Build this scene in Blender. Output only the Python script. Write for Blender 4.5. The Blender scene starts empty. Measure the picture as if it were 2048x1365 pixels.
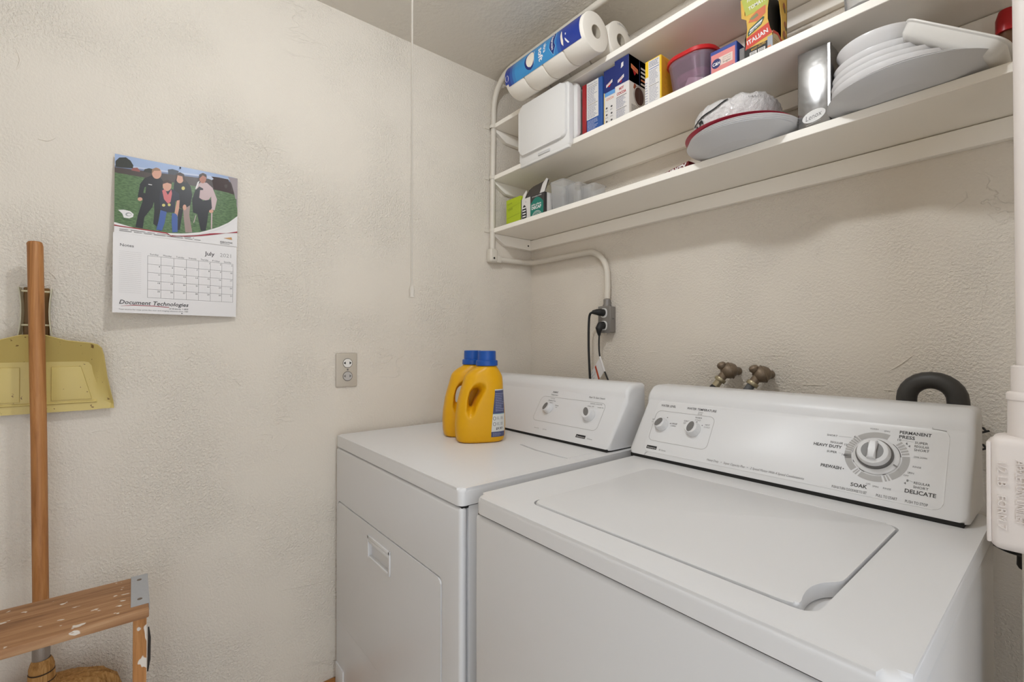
import bpy, bmesh, math, random
from mathutils import Vector, Matrix, Quaternion
random.seed(7)
S = bpy.context.scene
COL = S.collection
PI = math.pi

# ------------------------------------------------------------------ camera, world, exposure
cam = bpy.data.cameras.new('camera')
cam.sensor_width = 36.0
cam.lens = 930.0 / 2048.0 * 36.0
cam.clip_start = 0.02
camo = bpy.data.objects.new('camera', cam)
COL.objects.link(camo)
YAW, PIT = math.atan(759 / 930), math.atan(7.5 / 930)
FW = Vector((-math.cos(YAW) * math.cos(PIT), math.sin(YAW) * math.cos(PIT), math.sin(PIT)))
RT = Vector((math.sin(YAW), math.cos(YAW), 0))
UP = RT.cross(FW)
camo.matrix_world = Matrix(((RT.x, UP.x, -FW.x, 1.573), (RT.y, UP.y, -FW.y, -1.396), (RT.z, UP.z, -FW.z, 1.212), (0, 0, 0, 1)))
S.camera = camo
W = bpy.data.worlds.new('world')
S.world = W
W.use_nodes = True
W.node_tree.nodes['Background'].inputs[0].default_value = (0.93, 0.985, 1.06, 1)
W.node_tree.nodes['Background'].inputs[1].default_value = 1.55
LAMP_STRENGTH = 305.0
S.view_settings.view_transform = 'Standard'
S.view_settings.look = 'None'
S.view_settings.exposure = 0.22
S.view_settings.gamma = 1.0
S.view_settings.use_curve_mapping = False
S.cycles.max_bounces = 16
S.cycles.diffuse_bounces = 10

# ------------------------------------------------------------------ materials
def lin(c):
    return tuple((v / 255 / 12.92) if v / 255 <= 0.04045 else ((v / 255 + 0.055) / 1.055) ** 2.4 for v in c)
MATS = {}
def mat(name, rgb, rough=0.5, metal=0.0, trans=0.0, coat=0.0, emit=0.0, ior=1.45, spec=0.5):
    if name in MATS: return MATS[name]
    m = bpy.data.materials.new(name); m.use_nodes = True
    b = m.node_tree.nodes['Principled BSDF']
    c = lin(rgb)
    b.inputs['Base Color'].default_value = (*c, 1)
    b.inputs['Roughness'].default_value = rough
    b.inputs['Metallic'].default_value = metal
    b.inputs['Transmission Weight'].default_value = trans
    b.inputs['Coat Weight'].default_value = coat
    b.inputs['IOR'].default_value = ior
    b.inputs['Specular IOR Level'].default_value = spec
    if emit:
        b.inputs['Emission Color'].default_value = (0.93, 0.975, 1.02, 1)
        b.inputs['Emission Strength'].default_value = emit
    MATS[name] = m
    return m
def nd(m, t, **k):
    n = m.node_tree.nodes.new(t)
    for a, v in k.items(): setattr(n, a, v)
    return n
def lk(m, a, b): m.node_tree.links.new(a, b)
def bsdf(m): return m.node_tree.nodes['Principled BSDF']
def coords(m, scale=(1, 1, 1)):
    tc = nd(m, 'ShaderNodeTexCoord'); mp = nd(m, 'ShaderNodeMapping'); mp.inputs['Scale'].default_value = scale
    lk(m, tc.outputs['Object'], mp.inputs[0]); return mp.outputs[0]
def noise(m, vec, scale, detail=3, rough=0.55, dist=0.0):
    n = nd(m, 'ShaderNodeTexNoise'); n.inputs['Scale'].default_value = scale; n.inputs['Detail'].default_value = detail
    n.inputs['Roughness'].default_value = rough; n.inputs['Distortion'].default_value = dist
    lk(m, vec, n.inputs['Vector']); return n.outputs[0]
def ramp(m, fac, stops):
    r = nd(m, 'ShaderNodeValToRGB'); e = r.color_ramp.elements
    while len(e) < len(stops): e.new(0.5)
    for el, (p, c) in zip(e, stops):
        el.position = p; el.color = (*c, 1) if len(c) == 3 else c
    lk(m, fac, r.inputs[0]); return r.outputs[0]
def math_(m, op, a, b):
    n = nd(m, 'ShaderNodeMath', operation=op)
    for i, v in enumerate((a, b)):
        if isinstance(v, (int, float)): n.inputs[i].default_value = v
        else: lk(m, v, n.inputs[i])
    return n.outputs[0]
def bump(m, h, strength, dist):
    b = nd(m, 'ShaderNodeBump'); b.inputs['Strength'].default_value = strength; b.inputs['Distance'].default_value = dist
    lk(m, h, b.inputs['Height']); lk(m, b.outputs[0], bsdf(m).inputs['Normal'])

def plaster(name, rgb, k=1.0, fine=165):
    m = mat(name, rgb, 0.55, spec=0.35)
    v = coords(m)
    mask = ramp(m, noise(m, v, 2.6, 2), [(0.42, (0, 0, 0)), (0.62, (1, 1, 1))])
    n1 = ramp(m, noise(m, v, fine, 2, 0.6), [(0.38, (0, 0, 0)), (0.70, (1, 1, 1))])
    n2 = noise(m, v, 34, 3, 0.6, 0.6)
    n3 = noise(m, v, 7, 2)
    h = math_(m, 'ADD', math_(m, 'MULTIPLY', n1, math_(m, 'ADD', math_(m, 'MULTIPLY', mask, 0.75), 0.22)),
              math_(m, 'ADD', math_(m, 'MULTIPLY', n2, 0.30), math_(m, 'MULTIPLY', n3, 0.8)))
    # thin trowel scratches and ridges
    vs = coords(m, (1, 0.55, 1.6))
    sc = ramp(m, noise(m, vs, 5.5, 4, 0.55, 1.6), [(0.485, (0, 0, 0)), (0.5, (1, 1, 1)), (0.515, (0, 0, 0))])
    sm = ramp(m, noise(m, v, 3.7, 2), [(0.56, (0, 0, 0)), (0.66, (1, 1, 1))])
    h = math_(m, 'ADD', h, math_(m, 'MULTIPLY', math_(m, 'MULTIPLY', sc, sm), 0.5))
    bump(m, h, 0.8 * k, 0.0024)
    c = lin(rgb)
    col = ramp(m, noise(m, v, 3.1, 4), [(0.3, tuple(x * 0.98 for x in c)), (0.7, tuple(min(1, x * 1.01) for x in c))])
    lk(m, col, bsdf(m).inputs['Base Color'])
    return m
def wood(name, dark, mid, light, scale, rough=0.5, fleck=None):
    m = mat(name, mid, rough)
    v = coords(m, scale)
    n = noise(m, v, 1.0, 6, 0.65, 0.8)
    col = ramp(m, n, [(0.28, lin(dark)), (0.5, lin(mid)), (0.74, lin(light))])
    if fleck:
        f = ramp(m, noise(m, coords(m, fleck[0]), 1.0, 2, 0.5), [(fleck[1], (0, 0, 0)), (fleck[1] + 0.015, (1, 1, 1))])
        mx = nd(m, 'ShaderNodeMix', data_type='RGBA')
        lk(m, f, mx.inputs[0]); lk(m, col, mx.inputs[6]); mx.inputs[7].default_value = (*lin((214, 206, 196)), 1)
        col = mx.outputs[2]
    lk(m, col, bsdf(m).inputs['Base Color'])
    bump(m, n, 0.25, 0.001)
    return m
def painted(name, rgb, rough, sc, st, dist=0.001):
    m = mat(name, rgb, rough); v = coords(m)
    bump(m, noise(m, v, sc, 3), st, dist); return m

WALLP = plaster('wall plaster', (216, 208, 196))
CEILP = plaster('ceiling plaster', (212, 206, 196), 0.6, 70)
SHELFW = painted('shelf paint', (242, 237, 228), 0.45, 45, 0.12)
CONDW = painted('conduit paint', (210, 203, 191), 0.4, 90, 0.25)
LBPAINT = painted('thick pipe paint', (222, 214, 209), 0.42, 110, 0.25, 0.0008)
ENAM = mat('white enamel', (219, 219, 220), 0.36, coat=0.0)
ENAMF = mat('cabinet enamel', (213, 213, 214), 0.3)
PLASW = mat('white plastic', (220, 218, 215), 0.33)
DARKG = mat('dark gap', (28, 27, 26), 0.8)
GREY = mat('grey plastic', (112, 110, 108), 0.4)
GREYL = mat('light grey print', (170, 168, 166), 0.6)
GREYM = mat('mid grey print', (120, 118, 117), 0.6)
INK = mat('ink', (62, 60, 60), 0.6)
BLACK = mat('black print', (22, 22, 24), 0.6)
RUBBER = mat('black rubber', (30, 29, 29), 0.55)
HOSEM = mat('grey black hose', (58, 56, 54), 0.5)
WHITEP = mat('white paper', (222, 219, 218), 0.7)
REDP = mat('red print', (168, 24, 34), 0.55)

# ------------------------------------------------------------------ mesh helpers
def fin(bm, ang=38):
    bmesh.ops.recalc_face_normals(bm, faces=bm.faces)
    for f in bm.faces: f.smooth = True
    for e in bm.edges:
        if len(e.link_faces) == 2:
            e.smooth = e.calc_face_angle(0) < math.radians(ang)
def kids_inv(parent):
    m = Matrix(); p = parent
    while p is not None: m = p.matrix_basis @ m; p = p.parent
    return m.inverted()
def P(name, src, material, parent=None, local=False, ang=38, label=None):
    """link a mesh object; src is a bmesh (world coordinates unless local) or a Mesh to share"""
    if isinstance(src, bpy.types.Mesh):
        me = src
    else:
        fin(src, ang)
        me = bpy.data.meshes.new(name)
        if parent is not None and not local: bmesh.ops.transform(src, matrix=kids_inv(parent), verts=src.verts)
        src.to_mesh(me); src.free()
        for m in (material if isinstance(material, (list, tuple)) else [material]): me.materials.append(m)
    o = bpy.data.objects.new(name, me); COL.objects.link(o)
    if parent is not None: o.parent = parent
    if label: o['label'] = label
    return o
def thing(name, label, cat, loc=(0, 0, 0), rot=(0, 0, 0), group=None):
    o = bpy.data.objects.new(name, None); COL.objects.link(o)
    o.empty_display_size = 0.02; o.location = loc; o.rotation_euler = rot
    o['label'] = label; o['category'] = cat
    if group: o['group'] = group
    o.matrix_basis = Matrix.Translation(loc) @ o.rotation_euler.to_matrix().to_4x4()
    return o
def tag(o, label, cat, group=None):
    o['label'] = label; o['category'] = cat
    if group: o['group'] = group
    return o
def struct(name, bm, m, parent=None):
    o = P(name, bm, m, parent)
    if parent is None: o['kind'] = 'structure'
    return o
def box(x0, x1, y0, y1, z0, z1, bev=0.0, seg=2, bm=None):
    n = bmesh.new()
    r = bmesh.ops.create_cube(n, size=1)
    for v in n.verts: v.co = Vector(((x0 + x1) / 2 + v.co.x * (x1 - x0), (y0 + y1) / 2 + v.co.y * (y1 - y0), (z0 + z1) / 2 + v.co.z * (z1 - z0)))
    if bev: bmesh.ops.bevel(n, geom=n.edges[:], offset=bev, segments=seg, profile=0.5, affect='EDGES')
    return join(bm, n)
def join(bm, n):
    if bm is None: return n
    me = bpy.data.meshes.new('tmp'); n.to_mesh(me); n.free(); bm.from_mesh(me); bpy.data.meshes.remove(me); return bm
def prism(pts, fn, d0, d1, bev=0.0, seg=2, top_only=False, bm=None):
    """polygon pts (s,t) mapped by fn(s,t,h), extruded from h=d0 to d1"""
    n = bmesh.new()
    a = [n.verts.new(fn(s, t, d0)) for s, t in pts]; b = [n.verts.new(fn(s, t, d1)) for s, t in pts]
    n.faces.new(a[::-1]); top = n.faces.new(b)
    for i in range(len(pts)):
        j = (i + 1) % len(pts); n.faces.new((a[i], a[j], b[j], b[i]))
    if bev:
        es = list(top.edges) if top_only else [e for f in n.faces if len(f.verts) != 4 or f is top for e in f.edges]
        bmesh.ops.bevel(n, geom=list(set(es)), offset=bev, segments=seg, profile=0.5, affect='EDGES')
    return join(bm, n)
def lathe(prof, c, seg=48, axis='Z', bm=None, sx=1.0, sy=1.0):
    n = bmesh.new(); rows = []
    for r, z in prof:
        if r < 1e-6: rows.append([n.verts.new((0, 0, z))])
        else: rows.append([n.verts.new((r * sx * math.cos(2 * PI * i / seg), r * sy * math.sin(2 * PI * i / seg), z)) for i in range(seg)])
    for a, b in zip(rows, rows[1:]):
        for i in range(seg):
            j = (i + 1) % seg
            f = [a[i % len(a)], a[j % len(a)], b[j % len(b)], b[i % len(b)]]
            u = []
            for v in f:
                if v not in u: u.append(v)
            if len(u) >= 3: n.faces.new(u)
    M = {'Z': Matrix(), 'X': Matrix.Rotation(PI / 2, 4, 'Y'), 'Y': Matrix.Rotation(-PI / 2, 4, 'X')}[axis] if isinstance(axis, str) else axis.to_track_quat('Z', 'Y').to_matrix().to_4x4()
    bmesh.ops.transform(n, matrix=Matrix.Translation(c) @ M, verts=n.verts)
    return join(bm, n)
def catmull(p, k=8):
    p = [Vector(q) for q in p]; out = []
    for i in range(len(p) - 1):
        a, b, c, d = p[max(i - 1, 0)], p[i], p[i + 1], p[min(i + 2, len(p) - 1)]
        for j in range(k):
            t = j / k
            out.append(0.5 * ((2 * b) + (c - a) * t + (2 * a - 5 * b + 4 * c - d) * t * t + (3 * b - 3 * c + d - a) * t ** 3))
    out.append(p[-1]); return out
def tube(pts, r, seg=14, bm=None, cap=True):
    n = bmesh.new(); pts = [Vector(q) for q in pts]; rows = []
    t0 = (pts[1] - pts[0]).normalized(); nrm = t0.orthogonal().normalized()
    for i, p in enumerate(pts):
        t = (pts[min(i + 1, len(pts) - 1)] - pts[max(i - 1, 0)]).normalized()
        nrm = (nrm - t * nrm.dot(t)).normalized(); bn = t.cross(nrm)
        rr = r[i] if isinstance(r, (list, tuple)) else r
        rows.append([n.verts.new(p + (nrm * math.cos(2 * PI * k / seg) + bn * math.sin(2 * PI * k / seg)) * rr) for k in range(seg)])
    for a, b in zip(rows, rows[1:]):
        for k in range(seg): n.faces.new((a[k], a[(k + 1) % seg], b[(k + 1) % seg], b[k]))
    if cap: n.faces.new(rows[0][::-1]); n.faces.new(rows[-1])
    return join(bm, n)
def rrect(x0, y0, x1, y1, r, k=5):
    out = []
    for cx, cy, a in ((x1 - r, y0 + r, -PI / 2), (x1 - r, y1 - r, 0), (x0 + r, y1 - r, PI / 2), (x0 + r, y0 + r, PI)):
        for i in range(k + 1):
            t = a + PI / 2 * i / k; out.append((cx + r * math.cos(t), cy + r * math.sin(t)))
    return out
def circ(cx, cy, rx, ry=None, n=24, a0=0, a1=2 * PI, close=True):
    ry = ry or rx; m = n if close and abs(a1 - a0 - 2 * PI) < 1e-6 else n + 1
    return [(cx + rx * math.cos(a0 + (a1 - a0) * i / n), cy + ry * math.sin(a0 + (a1 - a0) * i / n)) for i in range(m)]
def plane(O, U, V, N):
    O, U, V, N = Vector(O), Vector(U), Vector(V), Vector(N)
    return lambda s, t, h: O + U * s + V * t + N * h
def to_mesh_eval(bm, mods):
    """apply modifiers to a bmesh through a temporary object; returns a new bmesh"""
    me = bpy.data.meshes.new('tmp'); fin(bm); bm.to_mesh(me); bm.free()
    o = bpy.data.objects.new('tmp', me); COL.objects.link(o); extra = []
    for t, kw in mods:
        m = o.modifiers.new('m', t)
        for a, v in kw.items():
            if a == 'cutter':
                cm = bpy.data.meshes.new('tmpc'); fin(v); v.to_mesh(cm); v.free()
                co = bpy.data.objects.new('tmpc', cm); COL.objects.link(co); extra.append(co); m.object = co
            else: setattr(m, a, v)
    bpy.context.view_layer.update()
    dg = bpy.context.evaluated_depsgraph_get()
    r = bpy.data.meshes.new_from_object(o.evaluated_get(dg))
    n = bmesh.new(); n.from_mesh(r)
    bpy.data.meshes.remove(r)
    for q in [o] + extra:
        d = q.data; bpy.data.objects.remove(q); bpy.data.meshes.remove(d)
    return n
TXT = {}
def text_mesh(s, bold=0.0, shear=0.0):
    k = (s, bold, shear)
    if k not in TXT:
        c = bpy.data.curves.new('t', 'FONT'); c.body = s; c.size = 1; c.resolution_u = 2; c.offset = bold; c.shear = shear
        o = bpy.data.objects.new('t', c); COL.objects.link(o)
        bpy.context.view_layer.update()
        me = bpy.data.meshes.new_from_object(o.evaluated_get(bpy.context.evaluated_depsgraph_get()))
        TXT[k] = ([tuple(v.co[:2]) for v in me.vertices], [tuple(p.vertices) for p in me.polygons])
        bpy.data.objects.remove(o); bpy.data.curves.remove(c); bpy.data.meshes.remove(me)
    return TXT[k]
class Print:
    """flat ink on a surface: polygons, lines and lettering, one mesh with several inks"""
    def __init__(s, fn, base=0.0004, step=0.00015): s.fn, s.bm, s.ms, s.b, s.st = fn, bmesh.new(), [], base, step
    def mi(s, m):
        if m not in s.ms: s.ms.append(m)
        return s.ms.index(m)
    def poly(s, pts, m, L=0):
        h = s.b + s.st * L; f = s.bm.faces.new([s.bm.verts.new(s.fn(a, b, h)) for a, b in pts]); f.material_index = s.mi(m)
    def rect(s, x0, y0, x1, y1, m, L=0, nx=1, ny=1):
        h = s.b + s.st * L; i = s.mi(m)
        g = [[s.bm.verts.new(s.fn(x0 + (x1 - x0) * a / nx, y0 + (y1 - y0) * b / ny, h)) for a in range(nx + 1)] for b in range(ny + 1)]
        for b in range(ny):
            for a in range(nx): s.bm.faces.new((g[b][a], g[b][a + 1], g[b + 1][a + 1], g[b + 1][a])).material_index = i
    def ell(s, cx, cy, rx, ry, m, L=0, n=24): s.poly(circ(cx, cy, rx, ry, n), m, L)
    def line(s, pts, w, m, L=0, closed=False):
        q = list(pts) + ([pts[0]] if closed else [])
        for (a, b), (c, d) in zip(q, q[1:]):
            l = math.hypot(c - a, d - b) or 1; nx, ny = -(d - b) / l * w / 2, (c - a) / l * w / 2; ex, ey = (c - a) / l * w * .3, (d - b) / l * w * .3
            s.poly([(a + nx - ex, b + ny - ey), (a - nx - ex, b - ny - ey), (c - nx + ex, d - ny + ey), (c + nx + ex, d + ny + ey)], m, L)
    def text(s, t, x, y, size, m, L=1, al='l', rot=0.0, bold=0.0, shear=0.0, sx=1.0, width=None):
        vs, fs = text_mesh(t, bold, shear)
        if not vs: return
        xs = [v[0] for v in vs]; w = max(xs) - min(xs)
        if width: sx = width / (w * size)
        off = {'l': 0, 'c': -(max(xs) + min(xs)) / 2, 'r': -max(xs)}[al]
        h = s.b + s.st * L; i = s.mi(m); c, q = math.cos(rot), math.sin(rot)
        V = []
        for a, b in vs:
            a = (a + off) * size * sx; b = b * size
            V.append(s.bm.verts.new(s.fn(x + a * c - b * q, y + a * q + b * c, h)))
        for f in fs:
            try: s.bm.faces.new([V[k] for k in f]).material_index = i
            except ValueError: pass
    def fine(s, x0, x1, y0, y1, n, m, L=1, w=0.5, ragged=0.35):
        for k in range(n):
            y = y1 - (y1 - y0) * (k + 0.5) / n; e = x1 - (x1 - x0) * random.random() * ragged
            hh = (y1 - y0) / n * w / 2; x = x0
            while x < e - 1e-5:
                l = min((x1 - x0) * random.uniform(.08, .22), e - x); s.rect(x, y - hh, x + l, y + hh, m, L); x += l + (x1 - x0) * .025
    def build(s, name, parent, label=None): return P(name, s.bm, s.ms, parent, label=label)

RIDGES_LEFT = [[(-1.612, 1.908), (-1.604, 1.882), (-1.61, 1.856)], [(-1.555, 1.389), (-1.544, 1.379), (-1.538, 1.366)], [(-1.574, 1.704), (-1.557, 1.704), (-1.543, 1.715)], [(-1.628, 1.27), (-1.618, 1.253)], [(-1.099, 1.827), (-1.079, 1.801), (-1.088, 1.761)], [(-1.039, 0.451), (-0.965, 0.443), (-0.881, 0.435)], [(-1.115, 0.733), (-1.106, 0.708)], [(-1.162, 1.109), (-1.147, 1.091)], [(-1.584, 1.259), (-1.574, 1.271), (-1.563, 1.265)]]
RIDGES_BACK = [[(1.282, 1.15), (1.303, 1.165), (1.33, 1.191)], [(1.27, 1.104), (1.293, 1.103)], [(0.755, 1.176), (0.798, 1.179), (0.826, 1.177)], [(0.989, 1.179), (1.022, 1.182), (1.067, 1.182)], [(1.092, 1.104), (1.15, 1.107)], [(0.602, 1.184), (0.652, 1.188)]]
# ------------------------------------------------------------------ the room
CEIL = 2.338
struct('wall_left', box(-0.12, 0.0, -2.32, 0.12, 0, CEIL), WALLP)
struct('wall_back', box(0.0, 2.42, 0.0, 0.12, 0, CEIL), WALLP)
struct('wall_front_added', box(0.0, 2.3, -2.32, -2.2, 0, CEIL), WALLP)  # unseen wall added to bounce lamp light and hold back light from the front
struct('wall_right_added', box(2.0, 2.12, -0.85, 0.0, 0, CEIL), WALLP)  # unseen wall stub, added and sized to cut world light from the right
struct('trim_1', box(1.519, 1.60, -0.45, -0.34, 0, CEIL, 0.006, 2), WALLP)
struct('ceiling', box(-0.12, 2.42, -2.32, 0.12, CEIL, CEIL + 0.1), CEILP)
FLOORM = plaster('pale bounce floor', (214, 208, 199), 0.4, 60)  # pale tone picked so the unseen floor bounces light upwards
struct('floor', box(-0.12, 2.42, -2.32, 0.12, -0.1, 0.0), FLOORM)
BASEW = wood('stained baseboard', (105, 62, 26), (158, 104, 52), (184, 134, 78), (30, 3, 30))
struct('baseboard_left', box(0.0, 0.016, -2.2, 0.0, 0.0, 0.112, 0.003), BASEW)

# trowel ridges and scratches that stand proud of the plaster
for wn, ax, paths in (('wall_left', 0, RIDGES_LEFT), ('wall_back', 1, RIDGES_BACK)):
    for pts_ in paths:
        q_ = catmull([(0.0, a, b) if ax == 0 else (a, 0.0, b) for a, b in pts_], 5); k_ = len(q_) - 1
        P('plaster_ridge', tube(q_, [0.0006 + 0.0014 * math.sin(PI * i / k_) for i in range(k_ + 1)], 6), WALLP, bpy.data.objects[wn])

# ------------------------------------------------------------------ ceiling lamp with its pull cord
lamp = thing('ceiling_lamp', 'bare bulb lampholder with a long white pull cord hanging before the left wall', 'lamp', (0.985, -1.06, CEIL))
PORC = mat('porcelain', (225, 220, 210), 0.3)
P('lamp_base', lathe([(0, 0), (0.108, 0), (0.105, -0.010), (0.034, -0.026), (0.028, -0.055), (0, -0.055)], (0.985, -1.06, CEIL), 32), PORC, lamp)
bulb = mat('lit bulb', (255, 240, 220), 0.5, emit=LAMP_STRENGTH)
P('bulb', lathe([(0.012, 0), (0.016, -0.01)] + [(0.035 * math.sin(a), -0.045 + 0.035 * math.cos(a)) for a in [0.5 + (PI - 0.5) * i / 10 for i in range(11)]], (0.985, -1.06, CEIL - 0.05), 20), bulb, lamp)
CORDM = painted('cream cord', (196, 188, 176), 0.7, 300, 0.4)
P('pull_cord', tube([(0.8955, -1.0505, CEIL - 0.004), (0.8953, -1.0502, 2.0), (0.895, -1.05, 1.6), (0.895, -1.05, 1.296)], 0.0017, 8), CORDM, lamp)
P('cord_knob', lathe([(0, 0.018), (0.003, 0.018), (0.0045, 0.012), (0.0042, 0.003), (0.005, 0), (0, 0)], (0.895, -1.05, 1.288), 14), CORDM, lamp)

# ------------------------------------------------------------------ shelves
SX1 = 1.998
SURF = {}
def shelf(zb, yf, label):
    t = thing('wall_shelf', label, 'shelf', (0, 0, zb))
    P('board', box(0.002, SX1, yf, -0.002, zb, zb + 0.019, 0.0012, 1), SHELFW, t)
    P('back_cleat', box(0.002, SX1, -0.020, 0.0, zb - 0.047, zb - 0.0025, 0.0015, 1), SHELFW, t)
    pts = [(yf + 0.008, zb - 0.001), (yf + 0.008, zb - 0.009), (yf + 0.066, zb - 0.043), (-0.021, zb - 0.047), (-0.021, zb - 0.001)]
    P('side_cleat', prism(pts, lambda s, q, h: Vector((h, s, q)), 0.0, 0.02, 0.0012, 1), SHELFW, t)
    P('screw_head', lathe([(0, 0.001), (0.004, 0.001), (0.004, 0)], (0.0195, -0.035, zb - 0.028), 10, 'X'), DARKG, t)
    return t
shelf(1.679, -0.232, 'lowest white wall shelf holding both stacks of white plates')
shelf(1.900, -0.230, 'middle white wall shelf holding the boxes and the white lidded box')
shelf(2.120, -0.226, 'topmost white wall shelf under the ceiling with the paper rolls')
Z3, Z2, Z1 = 1.699, 1.920, 2.140

# ------------------------------------------------------------------ painted conduit in the corner
cd = thing('conduit_pipe', 'cream painted conduit from ceiling down the left wall to the grey outlet box', 'pipe', (0.016, -0.232, 1.57))
arc = [(0.016, -0.232, 1.585), (0.016, -0.230, 1.9), (0.016, -0.224, 2.2)]
for i in range(1, 9):
    a = PI / 2 * i / 8; arc.append((0.016 + 0.125 * (1 - math.cos(a)), -0.224, 2.2 + 0.125 * math.sin(a)))
arc += [(0.6, -0.224, 2.3255), (1.5, -0.224, 2.3255)]
P('riser', tube(arc, 0.0115, 16), CONDW, cd)
low = [(0.016, -0.215, 1.571), (0.017, -0.12, 1.573), (0.019, -0.06, 1.575)]
for i in range(1, 7):
    a = PI / 2 * i / 6; low.append((0.019 + 0.04 * (1 - math.cos(a)), -0.059 + 0.04 * math.sin(a), 1.575))
low += [(0.2, -0.019, 1.574), (0.335, -0.019, 1.573)]
for i in range(1, 9):
    a = PI / 2 * i / 8; low.append((0.352 + 0.098 * math.sin(a), -0.019, 1.573 - 0.098 * (1 - math.cos(a))))
low += [(0.452, -0.019, 1.43), (0.449, -0.019, 1.385)]
P('branch', tube(low, 0.0115, 16), CONDW, cd)
P('elbow', box(0.001, 0.034, -0.253, -0.214, 1.555, 1.612, 0.008, 3), CONDW, cd)
P('elbow_screw', lathe([(0, 0.001), (0.0045, 0.001), (0.0045, 0)], (0.0345, -0.235, 1.572), 10, 'X'), DARKG, cd)
P('coupling', box(0.003, 0.031, -0.222, -0.19, 1.556, 1.588, 0.006, 2), CONDW, cd)
for z in (1.690, 1.912, 2.125):
    b = box(0.0, 0.0035, -0.262, -0.198, z - 0.008, z + 0.008, 0.001, 1)
    lathe([(0.0135, -0.007), (0.0145, -0.005), (0.0145, 0.005), (0.0135, 0.007)], (0.016, -0.2295, z), 20, bm=b)
    P('pipe_strap', b, CONDW, cd)

# grey surface outlet box
GALV = painted('galvanised steel', (142, 138, 134), 0.5, 160, 0.35); bsdf(GALV).inputs['Metallic'].default_value = 0.5
ob = thing('outlet_box', 'grey metal surface outlet box on the back wall with two black plugs', 'outlet', (0.449, 0, 1.305))
P('box', box(0.423, 0.475, -0.034, 0.0, 1.258, 1.354, 0.003, 2), GALV, ob)
P('cover_plate', box(0.420, 0.478, -0.0365, -0.034, 1.256, 1.356, 0.001, 1), GALV, ob)
P('connector', lathe([(0.0, 0), (0.0155, 0), (0.0155, 0.008), (0.0135, 0.009), (0.0135, 0.028), (0.0, 0.028)], (0.449, -0.019, 1.354), 18), GALV, ob)
for z in (1.330, 1.283):
    P('receptacle', prism(rrect(0.433, z - 0.0175, 0.464, z + 0.0175, 0.012), lambda s, t, h: Vector((s, h, t)), -0.036, -0.0395, 0.001, 1), PLASW, ob)
b = lathe([(0, .0), (0.003, .0), (0.003, .006), (0, .006)], (0.476, -0.018, 1.31), 8, 'X')
P('side_screw', b, GALV, ob)
pc = thing('power_cord', 'thick black dryer cord plugged into the upper socket of the grey box', 'cord', (0.43, -0.04, 1.33))
P('plug', tube([(0.448, -0.04, 1.331), (0.446, -0.055, 1.332), (0.438, -0.066, 1.333), (0.424, -0.072, 1.333)], [0.0135, 0.0135, 0.011, 0.007], 14), RUBBER, pc)
P('cable', tube(catmull([(0.428, -0.072, 1.333), (0.412, -0.073, 1.325), (0.405, -0.071, 1.29), (0.403, -0.07, 1.22), (0.405, -0.07, 1.16), (0.411, -0.07, 1.06), (0.42, -0.07, 0.9)]), 0.0045, 10), RUBBER, pc)
pc2 = thing('power_cord', 'thin black washer cord with white warning tag plugged into the lower socket', 'cord', (0.44, -0.04, 1.28))
P('plug', tube([(0.448, -0.04, 1.284), (0.446, -0.053, 1.283), (0.443, -0.058, 1.272), (0.441, -0.056, 1.258), (0.440, -0.053, 1.247)], [0.0145, 0.0145, 0.0135, 0.008, 0.005], 14), RUBBER, pc2)
P('cable', tube(catmull([(0.440, -0.053, 1.25), (0.436, -0.05, 1.21), (0.441, -0.05, 1.166), (0.462, -0.05, 1.115), (0.486, -0.05, 1.06), (0.50, -0.05, 0.95)]), 0.0031, 10), RUBBER, pc2)
P('tag_wrap', tube([(0.4405, -0.05, 1.168), (0.4475, -0.05, 1.15), (0.4625, -0.05, 1.113)], 0.0040, 10), WHITEP, pc2)
O, A, B_, D_ = [Vector((q[0], -0.0505, q[1])) for q in ((0.4415, 1.166), (0.402, 1.112), (0.430, 1.078), (0.461, 1.114))]
tp = lambda s, t, h: O + (A - O) * s + (D_ - O) * t + Vector((0, -h, 0))
P('warning_tag', prism([(0, 0), (1.25, 0), (1.25, 1), (0, 1)], tp, -0.0003, 0.0003), WHITEP, pc2)
pr = Print(tp, 0.0005)
pr.rect(0.52, 0.04, 0.66, 0.98, mat('tag orange', (176, 66, 34), 0.6))
pr.line([(0.72, 0.3), (0.85, 0.42)], 0.02, INK); pr.line([(0.95, 0.1), (1.2, 0.1)], 0.02, INK); pr.line([(0.95, 0.3), (1.2, 0.3)], 0.02, INK); pr.line([(0.95, 0.5), (1.2, 0.5)], 0.02, INK)
pr.build('tag_print', pc2)

# ------------------------------------------------------------------ wall outlet on the left wall
IVORY = mat('ivory plate', (186, 177, 163), 0.4)
wo = thing('wall_outlet', 'beige two socket outlet plate on the left wall beside the dryer', 'outlet', (0, -0.836, 1.127))
P('cover_plate', box(0.0, 0.006, -0.872, -0.800, 1.070, 1.184, 0.0035, 2), IVORY, wo)
for z, c in ((1.150, mat('socket white', (222, 219, 214), 0.4)), (1.106, mat('socket grey', (180, 176, 172), 0.45))):
    P('socket_rim', prism(circ(-0.833, z, 0.0165, 0.0165, 28), lambda s, t, h: Vector((h, s, t)), 0.0058, 0.0064), mat('socket shadow gap', (84, 78, 70), 0.7), wo)
    so = P('socket', prism(circ(-0.833, z, 0.0152, 0.0148, 28), lambda s, t, h: Vector((h, s, t)), 0.006, 0.0078, 0.0008, 1), c, wo)
    pr = Print(lambda s, t, h: Vector((0.0080 + h, s, t)), 0.0)
    for sgn, yy in ((-1, -0.842), (1, -0.8255)):
        pr.poly([(yy - 0.0018 * sgn, z + 0.0055), (yy + 0.0052 * sgn, z + 0.0005), (yy - 0.0018 * sgn, z - 0.0045)], BLACK if z > 1.13 else GREY)
    pr.build('slots', so)
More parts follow.
